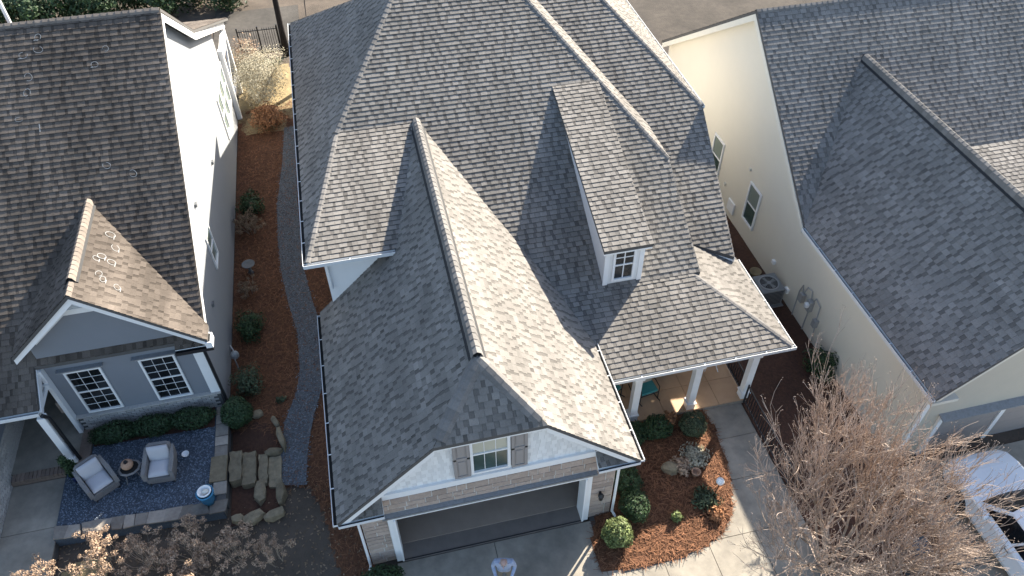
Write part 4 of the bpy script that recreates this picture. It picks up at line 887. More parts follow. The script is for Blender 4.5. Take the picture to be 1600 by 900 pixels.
for i, (x, y, a, b, c, rz) in enumerate(((-3.68, 2.95, .2, .36, .16, .1), (-3.1, 2.75, .13, .4, .17, -.1), (-3.85, 2.2, .3, .2, .13, .2), (-4.3, 2.25, .17, .14, .14, 0), (-3.05, 4.62, .11, .42, .16, .25), (-3.22, 5.3, .09, .25, .12, .3), (-3.3, 4.2, .25, .13, .15, .1), (-3.3, 2.15, .36, .14, .12, .25), (-3.75, 5.75, .2, .13, .1, .4))):
    mb = MB(); mb.rock((0, 0, c * .55), (a, b, c), random.Random(70 + i), 7, 5, flat=.6); m3 = Matrix.Rotation(rz, 3, 'Z'); mb.v = [m3 @ p + V((x, y, 0)) for p in mb.v]
    tag(mb.build('boulder', MT['boulder']), lab[i], 'rock', 'rocks around the stone steps')
sheet('step_soil', [(-4.5, 2.2), (-3.1, 2.1), (-3.05, 5.6), (-4.5, 5.6)], -.005, 'mulch', grid=.2, bumpz=.012)
# concrete front walk of the grey house
fwk = sheet('front_walk', [(-10.55, -6), (-9.06, -6), (-9.06, 4.68), (-10.55, 4.68)], .14, 'deck', th=.3)
for y0, y1 in ((-6, -2.6), (-2.6, .6), (.6, 3.1), (3.1, 4.68)): MB().box(-10.54, -9.07, y0 + .008, y1 - .008, .141, .19).build('slab', MT['concrete'], fwk)

def armchair(label, loc, rz):
    t = thing('armchair', label, 'armchair', loc, rz, 'wicker patio armchairs', True)      # local frame, front towards -y
    mb = MB()
    mb.loft([[(-.36, -.36, .06), (.36, -.36, .06), (.33, .30, .06), (-.33, .30, .06)], [(-.38, -.40, .34), (.38, -.40, .34), (.36, .34, .34), (-.36, .34, .34)]]); mb.build('seat_base', MT['wicker'], t)
    mb = MB(); mb.loft([[(-.34, .24, .30), (.34, .24, .30), (.36, .38, .30), (-.36, .38, .30)], [(-.33, .34, .80), (.33, .34, .80), (.33, .46, .80), (-.33, .46, .80)], [(-.24, .37, .87), (.24, .37, .87), (.24, .47, .87), (-.24, .47, .87)]]); mb.build('backrest', MT['wicker'], t)
    for s in (-1, 1):
        mb = MB(); mb.loft([[(s * .30, -.40, .30), (s * .42, -.42, .30), (s * .42, -.40, .60), (s * .31, -.38, .60)], [(s * .30, .0, .30), (s * .41, .0, .30), (s * .43, .0, .62), (s * .31, .0, .62)], [(s * .30, .36, .30), (s * .38, .40, .30), (s * .40, .44, .74), (s * .30, .42, .74)]]); mb.build('arm', MT['wicker'], t)
    for x in (-.32, .32):
        for y in (-.35, .28): MB().lathe((x, y, 0), [(.02, 0), (.03, .08)], 6).build('leg', MT['black'], t)
    def cush(name, c, sz, tilt):
        m = MB(); n = 8; L = []
        for i in range(n + 1):
            v = -1 + 2 * i / n; loop = []
            for j in range(16):
                a = 6.2832 * j / 16; ca, sa = math.cos(a), math.sin(a); ex = math.copysign(abs(ca) ** .35, ca); ez = math.copysign(abs(sa) ** .7, sa)
                k = (1 - abs(v) ** 6) ** .5 if abs(v) < 1 else .12
                loop.append(V((ex * sz[0] / 2 * (1 if abs(v) < .9 else .96), v * sz[1] / 2, ez * sz[2] / 2 * max(k, .25))))
            L.append(loop)
        m.loft(L); r3 = Matrix.Rotation(tilt, 3, 'X'); m.v = [r3 @ p + V(c) for p in m.v]; m.build(name, MT['cushion'], t, smooth=True)
    cush('seat_cushion', (0, -.09, .42), (.58, .58, .15), 0.0); cush('back_cushion', (0, .235, .66), (.58, .50, .15), math.radians(72))
    return t
armchair('wicker armchair turned sideways beside the entry post', (-7.95, 3.98, PZ), math.radians(33))
armchair('wicker armchair facing front, right of the little table', (-6.28, 4.05, PZ), math.radians(-3))
tb = thing('patio_table', 'small grey glass topped side table between the wicker chairs', 'table', (-7.1, 4.12, PZ), .2, None, True)
mb = MB(); mb.lathe((0, 0, .44), [(.30, 0), (.32, .012), (.30, .03)], 10, sy=.85); mb.build('table_top', MT['wicker'], tb); mb = MB(); mb.lathe((0, 0, .471), [(.25, 0), (.25, .006)], 10, sy=.85); mb.build('glass_insert', MT['gutter_in'], tb)
for a in range(4):
    c, s = math.cos(a * 1.571 + .78), math.sin(a * 1.571 + .78); MB().tube([(c * .2, s * .18, .44), (c * .24, s * .22, .2), (c * .31, s * .28, 0)], .014, 6).build('leg', MT['wicker'], tb)
ln_ = thing('lantern', 'round woven terracotta lantern with candle on the side table', 'lantern', (-7.12, 4.14, PZ + .478))
mb = MB(); mb.lathe((-7.12, 4.14, PZ + .478), [(.08, 0), (.15, .06), (.17, .12), (.15, .19), (.08, .24), (.06, .24), (.06, .2)], 14); mb.build('shade', MT['terracotta'], ln_, smooth=True); MB().lathe((-7.12, 4.14, PZ + .68), [(.045, 0), (.045, .075)], 10).build('candle_cup', MT['black'], ln_)
wb = thing('watering_bowl', 'little white bowl on the gravel beside the front facing armchair', 'bowl', (-5.72, 4.5, PZ)); MB().lathe((-5.72, 4.5, PZ), [(.06, 0), (.11, .10), (.10, .10), (.05, .03)], 12).build('bowl', MT['white'], wb, smooth=True)
bp_ = thing('blue_planter', 'bright blue glazed planter on the patio corner', 'planter', (-4.98, 2.78, PZ))
mb = MB(); mb.lathe((-4.98, 2.78, PZ + .04), [(.15, 0), (.20, .2), (.22, .42), (.24, .46), (.24, .5), (.20, .5), (.19, .40)], 18); mb.build('pot', MT['bluepot'], bp_, smooth=True); MB().lathe((-4.98, 2.78, PZ + .42), [(.19, 0), (.19, .01)], 14).build('soil', MT['mulch'], bp_)
wp = thing('white_pot', 'white rimmed pot set inside the blue planter', 'pot', (-4.98, 2.78, PZ + .44)); mb = MB(); mb.lathe((-4.98, 2.78, PZ + .432), [(.12, 0), (.17, .14), (.19, .15), (.19, .17), (.15, .17), (.13, .06)], 16); mb.build('pot', MT['white'], wp, smooth=True); mb = MB(); mb.rock((-4.97, 2.79, PZ + .53), (.09, .08, .07), random.Random(3)); mb.build('stone', MT['cream_lt'], wp, smooth=True)
pe = thing('potted_evergreen', 'small evergreen in a cobalt pot at the foot of the entry post', 'potted plant', (-8.72, 4.5, PZ)); MB().lathe((-8.66, 4.42, PZ), [(.13, 0), (.18, .28), (.2, .3), (.17, .3), (.16, .24)], 12).build('pot', MT['darkblue'], pe, smooth=True)
mb = MB(); rg = random.Random(4); [leaves(mb, (-8.68 - i * .03, 4.46 + i * .02, PZ + .38 + i * .12), (.23 - i * .03, .23 - i * .03, .16), 170, .045, rg, .3) for i in range(5)]; mb.build('foliage', MT['boxwood'], pe)
# hedge under the windows: three clipped shrubs
for i, (x, rx_, lb) in enumerate(((-7.75, .72, 'clipped boxwood hedge shrub under the left window'), (-6.65, .68, 'clipped boxwood hedge shrub between the two windows'), (-5.55, .70, 'clipped boxwood hedge shrub under the right window'))):
    shrub('boxwood_hedge', lb, 'hedge', (x, 5.62, PZ - .01), (rx_, .36, .30), 3600, .035, 'boxwood', 'hedge under the grey house windows', .6, seed=30 + i, lump=.1)
shrub('round_boxwood', 'round clipped boxwood at the corner of the grey house', 'shrub', (-4.28, 5.62, 0), (.47, .46, .52), 5200, .035, 'boxwood', None, .6, seed=41, lump=.06)
shrub('loose_shrub', 'loose grey green shrub against the pale wall', 'shrub', (-3.98, 6.8, -.03), (.5, .55, .48), 1500, .045, 'oliveleaf', None, .15, seed=42, lump=.3)
shrub('dark_shrub', 'dark low evergreen shrub next to the gas meter', 'shrub', (-3.95, 9.3, -.03), (.48, .6, .4), 2000, .045, 'boxwood', None, .3, seed=43, lump=.3)
shrub('dark_shrub', 'low dark shrub midway along the pale side wall', 'shrub', (-3.95, 15.9, -.03), (.5, .7, .4), 1800, .05, 'boxwood', None, .3, seed=44, lump=.3)
shrub('small_sprig', 'tiny green sprig in the pine straw', 'plant', (-3.05, 6.15, -.03), (.18, .12, .08), 60, .06, 'oliveleaf', None, .2, seed=45, stems=0)
shrub('yellow_shrub', 'large pale yellow twiggy shrub beside the rear windows', 'shrub', (-3.45, 24.4, -.02), (1.35, 1.75, 1.25), 15000, .036, 'yellowleaf', None, .1, seed=46, lump=.3, stems=14)
shrub('rust_shrub', 'dry rust coloured shrub at the edge of the shade', 'shrub', (-3.2, 21.9, -.02), (.75, .8, .5), 2600, .055, 'rust', None, .2, seed=47, lump=.35, stems=10)
shrub('pale_shrub', 'bare pinkish bush in front of the black fence', 'shrub', (-4.2, 27.4, -.03), (.9, .8, .85), 1400, .045, 'dried', None, .3, seed=48, lump=.3, stems=16)
shrub('dark_bush', 'dark bush below the fence at the back', 'shrub', (-3.6, 27.0, -.03), (1.1, .5, .35), 1600, .05, 'boxwood', None, .3, seed=49, lump=.3)
# bird bath
bbt = thing('bird_bath', 'small pale bird bath on the shaded straw bed', 'bird bath', (-4.0, 12.35, -.03)); MB().lathe((-4.0, 12.35, -.03), [(.13, 0), (.06, .06), (.05, .3), (.08, .34)], 12).build('pedestal', MT['bathstone'], bbt, smooth=True); MB().lathe((-4.0, 12.35, .312), [(.08, 0), (.23, .07), (.24, .09), (.22, .09), (.1, .04)], 18).build('basin', MT['bathstone'], bbt, smooth=True)
# dried hydrangeas
HEADS = []
def head_mesh(m, k, s=.09):
    rg = random.Random(k); mb = MB(); leaves(mb, (0, 0, 0), (s, s, s * .8), 70, s * .26, rg, .5, 0, .2); return mb.mesh('flower_head', MT[m])
for m in ('dried', 'dried_d'): HEADS.append([head_mesh(m, k, .075 + .012 * k) for k in range(4)])
def hydrangea(label, loc, n, R, H, seed, hm=0, group='dried hydrangeas'):
    rg = random.Random(seed); t = thing('hydrangea', label, 'hydrangea', loc, group=group); base = V(loc); mb = MB(); tips = []
    for i in range(n):
        a = rg.uniform(0, 6.28); rr = R * rg.random() ** .6; hgt = H * rg.uniform(.65, 1.1) * (1 - .25 * (rr / R) ** 2); e = base + V((math.cos(a) * rr, math.sin(a) * rr, hgt)); s0 = base + V((math.cos(a) * .12, math.sin(a) * .12, -.03)); mid = (s0 + e) / 2 + V((rg.gauss(0, .05), rg.gauss(0, .05), .08))
        ti = rg.random(); mb.tube([s0, mid, e], [.010, .008, .005], 4, 0, ti); tips.append(e)
        for j in range(2):
            q = mid.lerp(e, rg.uniform(.1, .8)); e2 = q + V((rg.gauss(0, .14), rg.gauss(0, .14), rg.uniform(.08, .22))); mb.tube([q, e2], [.006, .004], 3, 0, ti)
            if rg.random() < .75: tips.append(e2)
    mb.build('stems', MT['stem'], t)
    for e in tips:
        o = link(bpy.data.objects.new('flower_head', rg.choice(HEADS[hm]))); o.parent = t; o.location = e - base; o.rotation_euler = (rg.uniform(-.4, .4), rg.uniform(-.4, .4), rg.uniform(0, 6)); k = rg.uniform(.75, 1.25); o.scale = (k, k, k)
    return t
for i, (x, y, n, R, H, lb) in enumerate(((-9.05, 1.55, 12, .75, .95, 'dried hydrangea leaning over the concrete walk'), (-7.6, 1.75, 20, .75, 1.0, 'dried hydrangea with tan heads behind the sunlit lawn patch'), (-6.5, 1.45, 24, .75, 1.1, 'dried hydrangea in the middle of the front row, below the patio wall'), (-5.35, 1.35, 24, .75, 1.15, 'dried hydrangea in front of the blue planter'), (-4.3, 1.1, 22, .75, 1.15, 'tall dried hydrangea reaching past the patio corner'), (-3.25, .75, 14, .55, 1.0, 'rightmost dried hydrangea of the front row'), (-6.9, .4, 18, .7, .9, 'dried hydrangea in the lower row at the frame edge, left'), (-5.4, .3, 18, .7, .9, 'dried hydrangea in the lower row at the frame edge, right'))):
    hydrangea(lb, (x, y, -.02), n, R, H, 90 + i)
hydrangea('small brown dried hydrangea beside the pale side wall', (-3.95, 14.6, -.03), 20, .6, .7, 105, 1)
hydrangea('sparse withered hydrangea below the bird bath', (-4.05, 11.2, -.03), 8, .4, .45, 106, 1)
for i, (x, y, lb) in enumerate(((-1.05, 6.9, 'tiny dried bloom by the gutter, nearest the white wall'), (-1.1, 5.2, 'tiny dried bloom under the garage gutter, upper'), (-1.12, 3.4, 'tiny dried bloom under the garage gutter, lower'))):
    hydrangea(lb, (x - .12, y, -.03), 3, .15, .35, 110 + i, 1)
# black fence and trunk behind
fe = thing('metal_fence', 'black metal picket fence at the back of the side yard', 'fence', (-3.4, 28.8, 0))
for x in (-4.45, -3.45, -2.5): MB().box(x - .035, x + .035, 28.77, 28.83, -.05, 1.42).build('post', MT['black'], fe)
for z in (.15, 1.2): MB().box(-4.42, -2.53, 28.785, 28.815, z, z + .04).build('rail', MT['black'], fe)
pk = MB().box(-.012, .012, -.012, .012, 0, 1.25).mesh('picket', MT['black'])
for i in range(17):
    if i in (8, 9): continue
    o = link(bpy.data.objects.new('picket', pk)); o.parent = fe; o.location = V((-4.34 + i * .112, 28.80, .08)) - W[fe.name]
tk = thing('dark_tree', 'dark tree trunk standing at the end of the black fence', 'tree', (-2.25, 28.4, -.05)); mb = MB(); mb.tube([(-2.25, 28.4, -.05), (-2.25, 28.42, 1.5), (-2.2, 28.45, 4), (-2.22, 28.4, 6.5)], [.2, .15, .13, .09], 10); mb.build('trunk', MT['darkbark'], tk, smooth=True)
mb = MB(); rg = random.Random(77); [twigs(mb, V((-2.2, 28.42, 4.6 + i * .3)), V((rg.gauss(0, 1), rg.gauss(0, 1), .5)).normalized(), .9, .035, 2, rg, minr=.006) for i in range(6)]; mb.build('branches', MT['darkbark'], tk)
# evergreen belt behind the grey house
for i in range(9):
    x = -18.5 + i * 1.65; lf = 'rust' if i == 0 else 'boxwood'
    shrub('evergreen_shrub', ('rust brown shrub' if i == 0 else 'dark evergreen shrub') + ' behind the grey house ridge, ' + ['first', 'second', 'third', 'fourth', 'fifth', 'sixth', 'seventh', 'eighth', 'ninth'][i] + ' from the left', 'shrub', (x, 34.6 + (i % 2) * .8, -.05), (1.15, 1.2, 1.1), 2200, .11, lf, 'evergreen belt behind the grey house', .25, seed=200 + i, lump=.35)

# ------------------------------------------------------------------ front bed and porch of the middle house
for i, (x, y, rx_, ry_, rz2, lb) in enumerate(((7.1, 2.2, .5, .42, .34, 'dark clipped hedge shrub beside the first porch post'), (7.95, 2.25, .5, .4, .34, 'dark clipped hedge shrub in front of the porch, second of three'), (6.5, .75, .42, .5, .36, 'dark shrub against the garage side, nearer the porch'), (6.45, -.05, .42, .48, .36, 'dark shrub against the garage side, nearer the drive'))):
    shrub('boxwood_hedge', lb, 'hedge', (x, y, .04), (rx_, ry_, rz2), 2800, .035, 'boxwood', 'dark shrubs in the front bed', .55, seed=140 + i, lump=.12)
shrub('round_boxwood', 'round sunlit boxwood beside the middle porch post', 'shrub', (9.02, 2.05, .04), (.40, .40, .42), 4200, .034, 'oliveleaf', None, .6, seed=150, lump=.1)
shrub('variegated_shrub', 'round yellow green variegated shrub by the drive', 'shrub', (5.72, -.72, .04), (.42, .42, .40), 3600, .04, 'varieg', None, .5, seed=151, lump=.12)
shrub('boxwood_hedge', 'dark shrub at the left corner of the garage', 'hedge', (-.55, -.5, -.02), (.55, .38, .36), 2800, .035, 'boxwood', 'dark shrubs in the front bed', .55, seed=152, lump=.12)
shrub('rust_shrub', 'small rust brown shrub tucked into the porch hedge', 'shrub', (8.42, 2.45, .04), (.25, .22, .3), 500, .05, 'rust', None, .3, seed=153, lump=.3)
for i, (x, y, r, lb, lf) in enumerate(((8.75, 1.15, .42, 'dry straw coloured tuft in the sunlit part of the bed', 'yellowleaf'), (8.5, -.2, .38, 'olive dry tuft near the curved walk', 'oliveleaf'), (8.25, .95, .3, 'withered tuft beside the bed rock', 'dried'), (7.5, -.55, .14, 'little yellow green plant in the shaded bed', 'varieg'), (8.6, -.72, .22, 'brown dead clump at the bed edge', 'rust'))):
    shrub('grass_tuft', lb, 'plant', (x, y, .05), (r, r, .16), int(900 * r / .4), .055, lf, 'dry tufts in the front bed', .1, seed=160 + i, lump=.3, stems=0)
mb = MB(); mb.rock((7.9, .95, .14), (.24, .2, .22), random.Random(9), 11, 7, flat=.2); tag(mb.build('boulder', MT['boulder']), 'single tan boulder in the middle of the front bed', 'rock')
pl_ = thing('path_light', 'white ball path light at the edge of the curved bed', 'path light', (9.05, .12, .04)); MB().tube([(9.05, .12, .03), (9.05, .12, .25)], .015, 6).build('stake', MT['black'], pl_); mb = MB(); mb.lathe((9.05, .12, .25), [(.03, 0), (.1, .04), (.12, .10), (.1, .16), (.03, .20)], 14); mb.build('globe', MT['white'], pl_, smooth=True)
fp = thing('flower_pot', 'small terracotta pot lying in the sunlit straw', 'pot', (8.55, .62, .05)); MB().lathe((8.55, .62, .05), [(.09, 0), (.13, .2), (.14, .22), (.11, .22), (.1, .1)], 12).build('pot', MT['terracotta'], fp, smooth=True)
def rocker(label, loc, rz):
    t = thing('rocking_chair', label, 'chair', loc, rz, 'black framed porch chairs', True)
    mb = MB(); mb.obox((-.27, -.27, .40), (.54, 0, 0), (0, .52, .0), (0, 0, .10)); mb.build('seat_cushion', MT['teal'], t)
    mb = MB(); mb.obox((-.27, .20, .50), (.54, 0, 0), (0, .18, .55), (0, .08, -.03)); mb.build('back_cushion', MT['teal'], t); mb = MB(); mb.obox((-.25, .10, .51), (.50, 0, 0), (0, .10, .26), (0, .08, -.03)); mb.build('striped_pillow', MT['stripe'], t)
    for s in (-1, 1):
        x = s * .31
        MB().tube([(x, -.28, .03), (x, -.28, .62), (x, .0, .66), (x, .28, .62), (x, .42, 1.06)], .016, 6).build('side_frame', MT['black'], t); MB().tube([(x, -.42, .10), (x, -.25, .03), (x, .05, .01), (x, .35, .05), (x, .5, .12)], .016, 6).build('rocker', MT['black'], t); MB().tube([(x, .28, .62), (x, .22, .03)], .014, 6).build('leg', MT['black'], t)
    MB().tube([(-.31, -.28, .37), (.31, -.28, .37)], .014, 6).build('stretcher', MT['black'], t); MB().tube([(-.31, .42, 1.05), (.31, .42, 1.05)], .014, 6).build('top_rail', MT['black'], t)
    return t
rocker('teal cushioned porch chair just right of the first post', (8.08, 3.62, .12), math.radians(8)); rocker('teal cushioned porch chair in shade left of the first post', (6.95, 3.85, .12), math.radians(30))
fn = thing('potted_fern', 'dark blue green potted plant on the porch floor', 'potted plant', (8.95, 4.3, .12)); MB().lathe((8.95, 4.3, .12), [(.12, 0), (.17, .26), (.19, .28), (.15, .28)], 12).build('pot', MT['bluepot'], fn, smooth=True); mb = MB(); rg = random.Random(12)
for i in range(26):
    a = rg.uniform(0, 6.28); l = rg.uniform(.3, .5); d = V((math.cos(a), math.sin(a), 0)); e = V((-d.y, d.x, 0)) * .04; p0 = V((8.95, 4.3, .4)); mb.add([p0 - e * .4, p0 + e * .4, p0 + d * l * .55 + V((0, 0, .28)) + e, p0 + d * l * .55 + V((0, 0, .28)) - e, p0 + d * l + V((0, 0, .12))], [(0, 1, 2, 3), (3, 2, 4)], 0, rg.random())
mb.build('foliage', MT['boxwood'], fn)
wt = thing('wire_table', 'white wrought iron table at the far end of the porch', 'table', (10.55, 4.2, .12)); MB().lathe((10.55, 4.2, .62), [(.26, 0), (.28, .015), (.26, .03)], 16).build('table_top', MT['white'], wt)
for a in range(4): c, s = math.cos(a * 1.571 + .5), math.sin(a * 1.571 + .5); MB().tube([(10.55 + c * .2, 4.2 + s * .2, .61), (10.55 + c * .14, 4.2 + s * .14, .4), (10.55 + c * .3, 4.2 + s * .3, .12)], .016, 6).build('leg', MT['white'], wt)
def railing(label, p0, p1, h, z0, z1, n):
    t = thing('iron_railing', label, 'railing', (p0[0], p0[1], z0)); a, b = V((*p0, z0)), V((*p1, z1)); zz = V((0, 0, 1))
    for hh in (.1, h): MB().bar(a + zz * hh, b + zz * hh, .035, .03).build('rail', MT['black'], t)
    pm = MB().box(-.01, .01, -.01, .01, 0, h - .1).mesh('picket', MT['black'])
    for i in range(n + 1):
        o = link(bpy.data.objects.new('picket', pm)); o.parent = t; o.location = a.lerp(b, i / n) + zz * .1 - W[t.name]
    for p in (a, b): MB().bar(p, p + zz * (h + .06), .04, .04).build('post', MT['black'], t)
railing('black iron railing along the end of the porch', (11.05, 3.1), (11.05, 6.3), .85, .12, .12, 26)
railing('black iron handrail running down beside the walk', (11.03, 2.7), (10.99, -.6), .82, .02, .0, 26)
# person on the drive
pv = [(0, 0, .95), (.10, 0, .92), (.12, .02, .5), (.12, .0, .09), (.12, -.14, .04), (-.10, 0, .92), (-.12, .04, .5), (-.12, .05, .09), (-.12, -.09, .04),
      (0, -.02, 1.15), (0, -.06, 1.36), (0, -.10, 1.46), (0, -.15, 1.54), (0, -.19, 1.63), (0, -.20, 1.71), (.20, -.05, 1.43), (.28, -.05, 1.20), (.20, -.28, 1.10), (.14, -.36, 1.14), (-.20, -.05, 1.43), (-.28, -.05, 1.20), (-.20, -.28, 1.10), (-.14, -.36, 1.14)]
pe_ = [(0, 1), (1, 2), (2, 3), (3, 4), (0, 5), (5, 6), (6, 7), (7, 8), (0, 9), (9, 10), (10, 11), (11, 12), (12, 13), (13, 14), (10, 15), (15, 16), (16, 17), (17, 18), (10, 19), (19, 20), (20, 21), (21, 22)]
pr_ = [(.17, .13), (.10, .11), (.07, .075), (.05, .055), (.05, .04), (.10, .11), (.07, .075), (.05, .055), (.05, .04), (.17, .125), (.18, .13), (.09, .08), (.062, .062), (.082, .095), (.07, .085), (.085, .085), (.055, .055), (.042, .042), (.04, .025), (.085, .085), (.055, .055), (.042, .042), (.04, .025)]
me = bpy.data.meshes.new('skeleton'); me.from_pydata(pv, pe_, []); tmp = bpy.data.objects.new('skeleton', me); COL.objects.link(tmp)
sk = tmp.modifiers.new('s', 'SKIN'); sk.use_smooth_shade = True; tmp.modifiers.new('u', 'SUBSURF').levels = 2
for i, r_ in enumerate(pr_): me.skin_vertices[0].data[i].radius = r_
me.skin_vertices[0].data[0].use_root = True
dg = bpy.context.evaluated_depsgraph_get(); bm_ = bpy.data.meshes.new_from_object(tmp.evaluated_get(dg)); bpy.data.objects.remove(tmp); bm_.name = 'body'
for k in ('skin', 'shirt', 'trouser', 'shoe'): bm_.materials.append(MT[k])
for p in bm_.polygons:
    c = p.center; p.use_smooth = True
    p.material_index = 3 if c.z < .1 else 2 if (c.z < .96 and abs(c.x) < .2) else 0 if (c.z > 1.50 or c.y < -.32) else 1
man = thing('person', 'bald person in a blue grey shirt standing on the drive, head bowed', 'person', (2.50, -1.22, .02), math.radians(-14), None, True)
bo = link(bpy.data.objects.new('body', bm_)); bo.parent = man
mb = MB()
for s in (-1, 1):                                   # five separate fingers per hand
    for k, (dx, l) in enumerate(((-.03, .062), (-.01, .075), (.01, .08), (.03, .068))):
        b0 = V((s * .14 + dx, -.38, 1.14)); mb.tube([b0, b0 + V((0, -l * .5, .008)), b0 + V((0, -l * .8, -.018)), b0 + V((0, -l * .7, -.045))], [.010, .009, .008, .006], 6)
    b0 = V((s * .14 - s * .035, -.35, 1.145)); mb.tube([b0, b0 + V((-s * .03, -.025, .01)), b0 + V((-s * .035, -.055, .0))], [.011, .010, .008], 6)
mb.build('fingers', MT['skin'], man, smooth=True)
mb = MB(); rg = random.Random(2)
for i in range(500):
    a = rg.uniform(-2.6, 2.6) + math.pi / 2; zz = rg.uniform(1.58, 1.69); p = V((math.cos(a) * .085, -.195 + math.sin(a) * .098, zz)); mb.add([p, p + V((.006, 0, .012)), p + V((math.cos(a) * .01, math.sin(a) * .01, -.018))], [(0, 1, 2)])
mb.build('hair', MT['hair'], man)
mb = MB()
for s in (-1, 1): mb.rock((s * .088, -.19, 1.62), (.014, .025, .032), random.Random(6), 6, 4)
mb.build('ears', MT['skin'], man, smooth=True)
mb = MB(); mb.loft([[(-.012, -.285, 1.66), (.012, -.285, 1.66), (0, -.29, 1.665)], [(-.02, -.31, 1.605), (.02, -.31, 1.605), (0, -.325, 1.61)], [(-.012, -.285, 1.595), (.012, -.285, 1.595), (0, -.29, 1.59)]]); mb.build('nose', MT['skin'], man, smooth=True)
mb = MB()
for s in (-1, 1): mb.rock((s * .032, -.283, 1.652), (.012, .006, .008), random.Random(5), 6, 4)
mb.build('eyes', MT['black'], man)

# ------------------------------------------------------------------ right side yard
acu = thing('air_conditioner', 'grey air conditioner with round fan grille by the cream wall', 'air conditioner', (13.55, 6.6, 0), 0, None)
mb = MB(); mb.box(13.12, 13.98, 6.2, 7.06, .06, .80); mb.box(13.05, 14.05, 6.12, 7.14, -.03, .05); mb.build('cabinet', MT['ac'], acu)
for i in range(9):
    for x in (13.112,): MB().box(x, 13.119, 6.26, 7.0, .14 + i * .07, .17 + i * .07).build('louvre', MT['black'], acu)
    MB().box(13.18, 13.92, 6.192, 6.199, .14 + i * .07, .17 + i * .07).build('louvre', MT['black'], acu)
MB().lathe((13.55, 6.63, .801), [(.36, 0), (.36, .03), (.32, .03), (.32, .004)], 28).build('grille_ring', MT['meter'], acu); MB().lathe((13.55, 6.63, .802), [(.315, 0), (.315, .004)], 28).build('fan_well', MT['black'], acu)
for i in range(4): a = i * 1.571 + .4; c, s = math.cos(a), math.sin(a); MB().add([(13.55 + c * .07 - s * .03, 6.63 + s * .07 + c * .03, .815), (13.55 + c * .07 + s * .03, 6.63 + s * .07 - c * .03, .807), (13.55 + c * .28 + s * .09, 6.63 + s * .28 - c * .09, .808), (13.55 + c * .28 - s * .06, 6.63 + s * .28 + c * .06, .826)], [(0, 1, 2, 3)]).build('fan_blade', MT['ac'], acu)
MB().lathe((13.55, 6.63, .812), [(.07, 0), (.07, .02)], 12).build('fan_hub', MT['meter'], acu)
for i in range(14): a = i * .2244; c, s = math.cos(a), math.sin(a); MB().bar((13.55 - c * .33, 6.63 - s * .33, .836), (13.55 + c * .33, 6.63 + s * .33, .836), .005, .004).build('grille_wire', MT['meter'], acu)
tag(MB().lathe((13.78, 7.85, -.02), [(.16, 0), (.2, .16), (.22, .2), (.2, .2), (.17, .05)], 16).build('round_tub', MT['buff'], smooth=True), 'buff round tub behind the air conditioner', 'tub')
ub = [('utility_box', 'white cable box on the cream wall above the air conditioner', 7.42, .82, .16, .14, .1), ('utility_box', 'pale junction box low on the cream wall past the air conditioner', 6.24, .49, .2, .18, .1), ('wall_cover', 'white access cover on the cream wall near the back window', 10.85, .35, .5, .5, .06)]
for n_, lb, y, z, w, h, d in ub: tag(MB().box(14.195 - d, 14.195, y, y + w, z, z + h).build(n_, MT['white']), lb, 'utility box')
mt_ = thing('utility_meters', 'cluster of grey utility meters and looping conduits on the cream wall', 'meter', (14.1, 4.8, .3))
for y, z, w, h in ((5.35, .95, .2, .35), (4.85, 1.0, .22, .45), (4.35, .75, .18, .3)): MB().box(14.04, 14.195, y, y + w, z, z + h).build('meter_box', MT['meter'], mt_)
MB().lathe((13.99, 4.96, 1.22), [(.09, 0), (.09, .12), (.04, .15)], 12).build('meter_dome', MT['gutter'], mt_)
for pts in (([14.14, 5.5, 1.3], [14.14, 5.6, 1.55], [14.14, 5.7, 1.2], [14.14, 5.65, .05]), ([14.14, 5.0, 1.45], [14.14, 5.1, 1.75], [14.14, 5.35, 1.7], [14.14, 5.45, 1.3]), ([14.14, 4.45, 1.05], [14.14, 4.5, 1.6], [14.14, 4.8, 1.7], [14.14, 4.9, 1.4]), ([14.14, 4.95, 1.0], [14.14, 4.95, .05]), ([14.14, 4.4, .75], [14.14, 4.3, .05])): MB().tube(pts, .024, 6).build('conduit', MT['meter'], mt_)
shrub('dark_shrub', 'dark evergreen bush at the foot of the cream wall', 'shrub', (13.75, 3.1, -.02), (.45, .6, .5), 2200, .05, 'boxwood', None, .3, seed=180, lump=.3)
for o in list(bpy.data.objects):
    if o.parent is None and o.name.split('.')[0] in ('air_conditioner', 'round_tub', 'utility_box', 'wall_cover', 'utility_meters') or o.get('label', '').startswith('dark evergreen bush at the foot'): o.location += DX
# bare crape myrtle
tr = thing('bare_tree', 'leafless many stemmed tree with tan twigs at lower right', 'tree', (10.95, -2.7, -.03)); rg = random.Random(21); mb = MB(); tw = MB(); tips = []
for i in range(19):
    a = 6.2832 * i / 19 + rg.uniform(-.2, .2); tl = rg.uniform(.2, 1.25) * (1 - .78 * max(0, math.cos(a))); d = V((math.cos(a) * tl, math.sin(a) * tl, 1)).normalized(); p0 = V((10.95 + math.cos(a) * .16, -2.7 + math.sin(a) * .16, -.05)); pts = [p0]; dd = d.copy(); L0 = rg.uniform(1.4, 2.2)
    for s in range(3): dd = (dd + V((rg.gauss(0, .1), rg.gauss(0, .1), .03))).normalized(); pts.append(pts[-1] + dd * L0 / 3)
    r0_ = rg.uniform(.035, .055); mb.tube(pts, [r0_, r0_ * .9, r0_ * .8, r0_ * .65], 6, 0, rg.random())
    for k in range(5): twigs(tw, pts[rg.choice((2, 3, 3))], (dd + V((rg.gauss(0, .45), rg.gauss(0, .45), rg.gauss(.05, .2)))).normalized(), rg.uniform(1.0, 1.45), .027, 4, rg, .40, (2, 4), .19, 2, .73, tips, .0056)
mb.build('trunk', MT['bark'], tr, smooth=True); tw.build('branches', MT['twig'], tr)
pod = MB(); rg = random.Random(31)
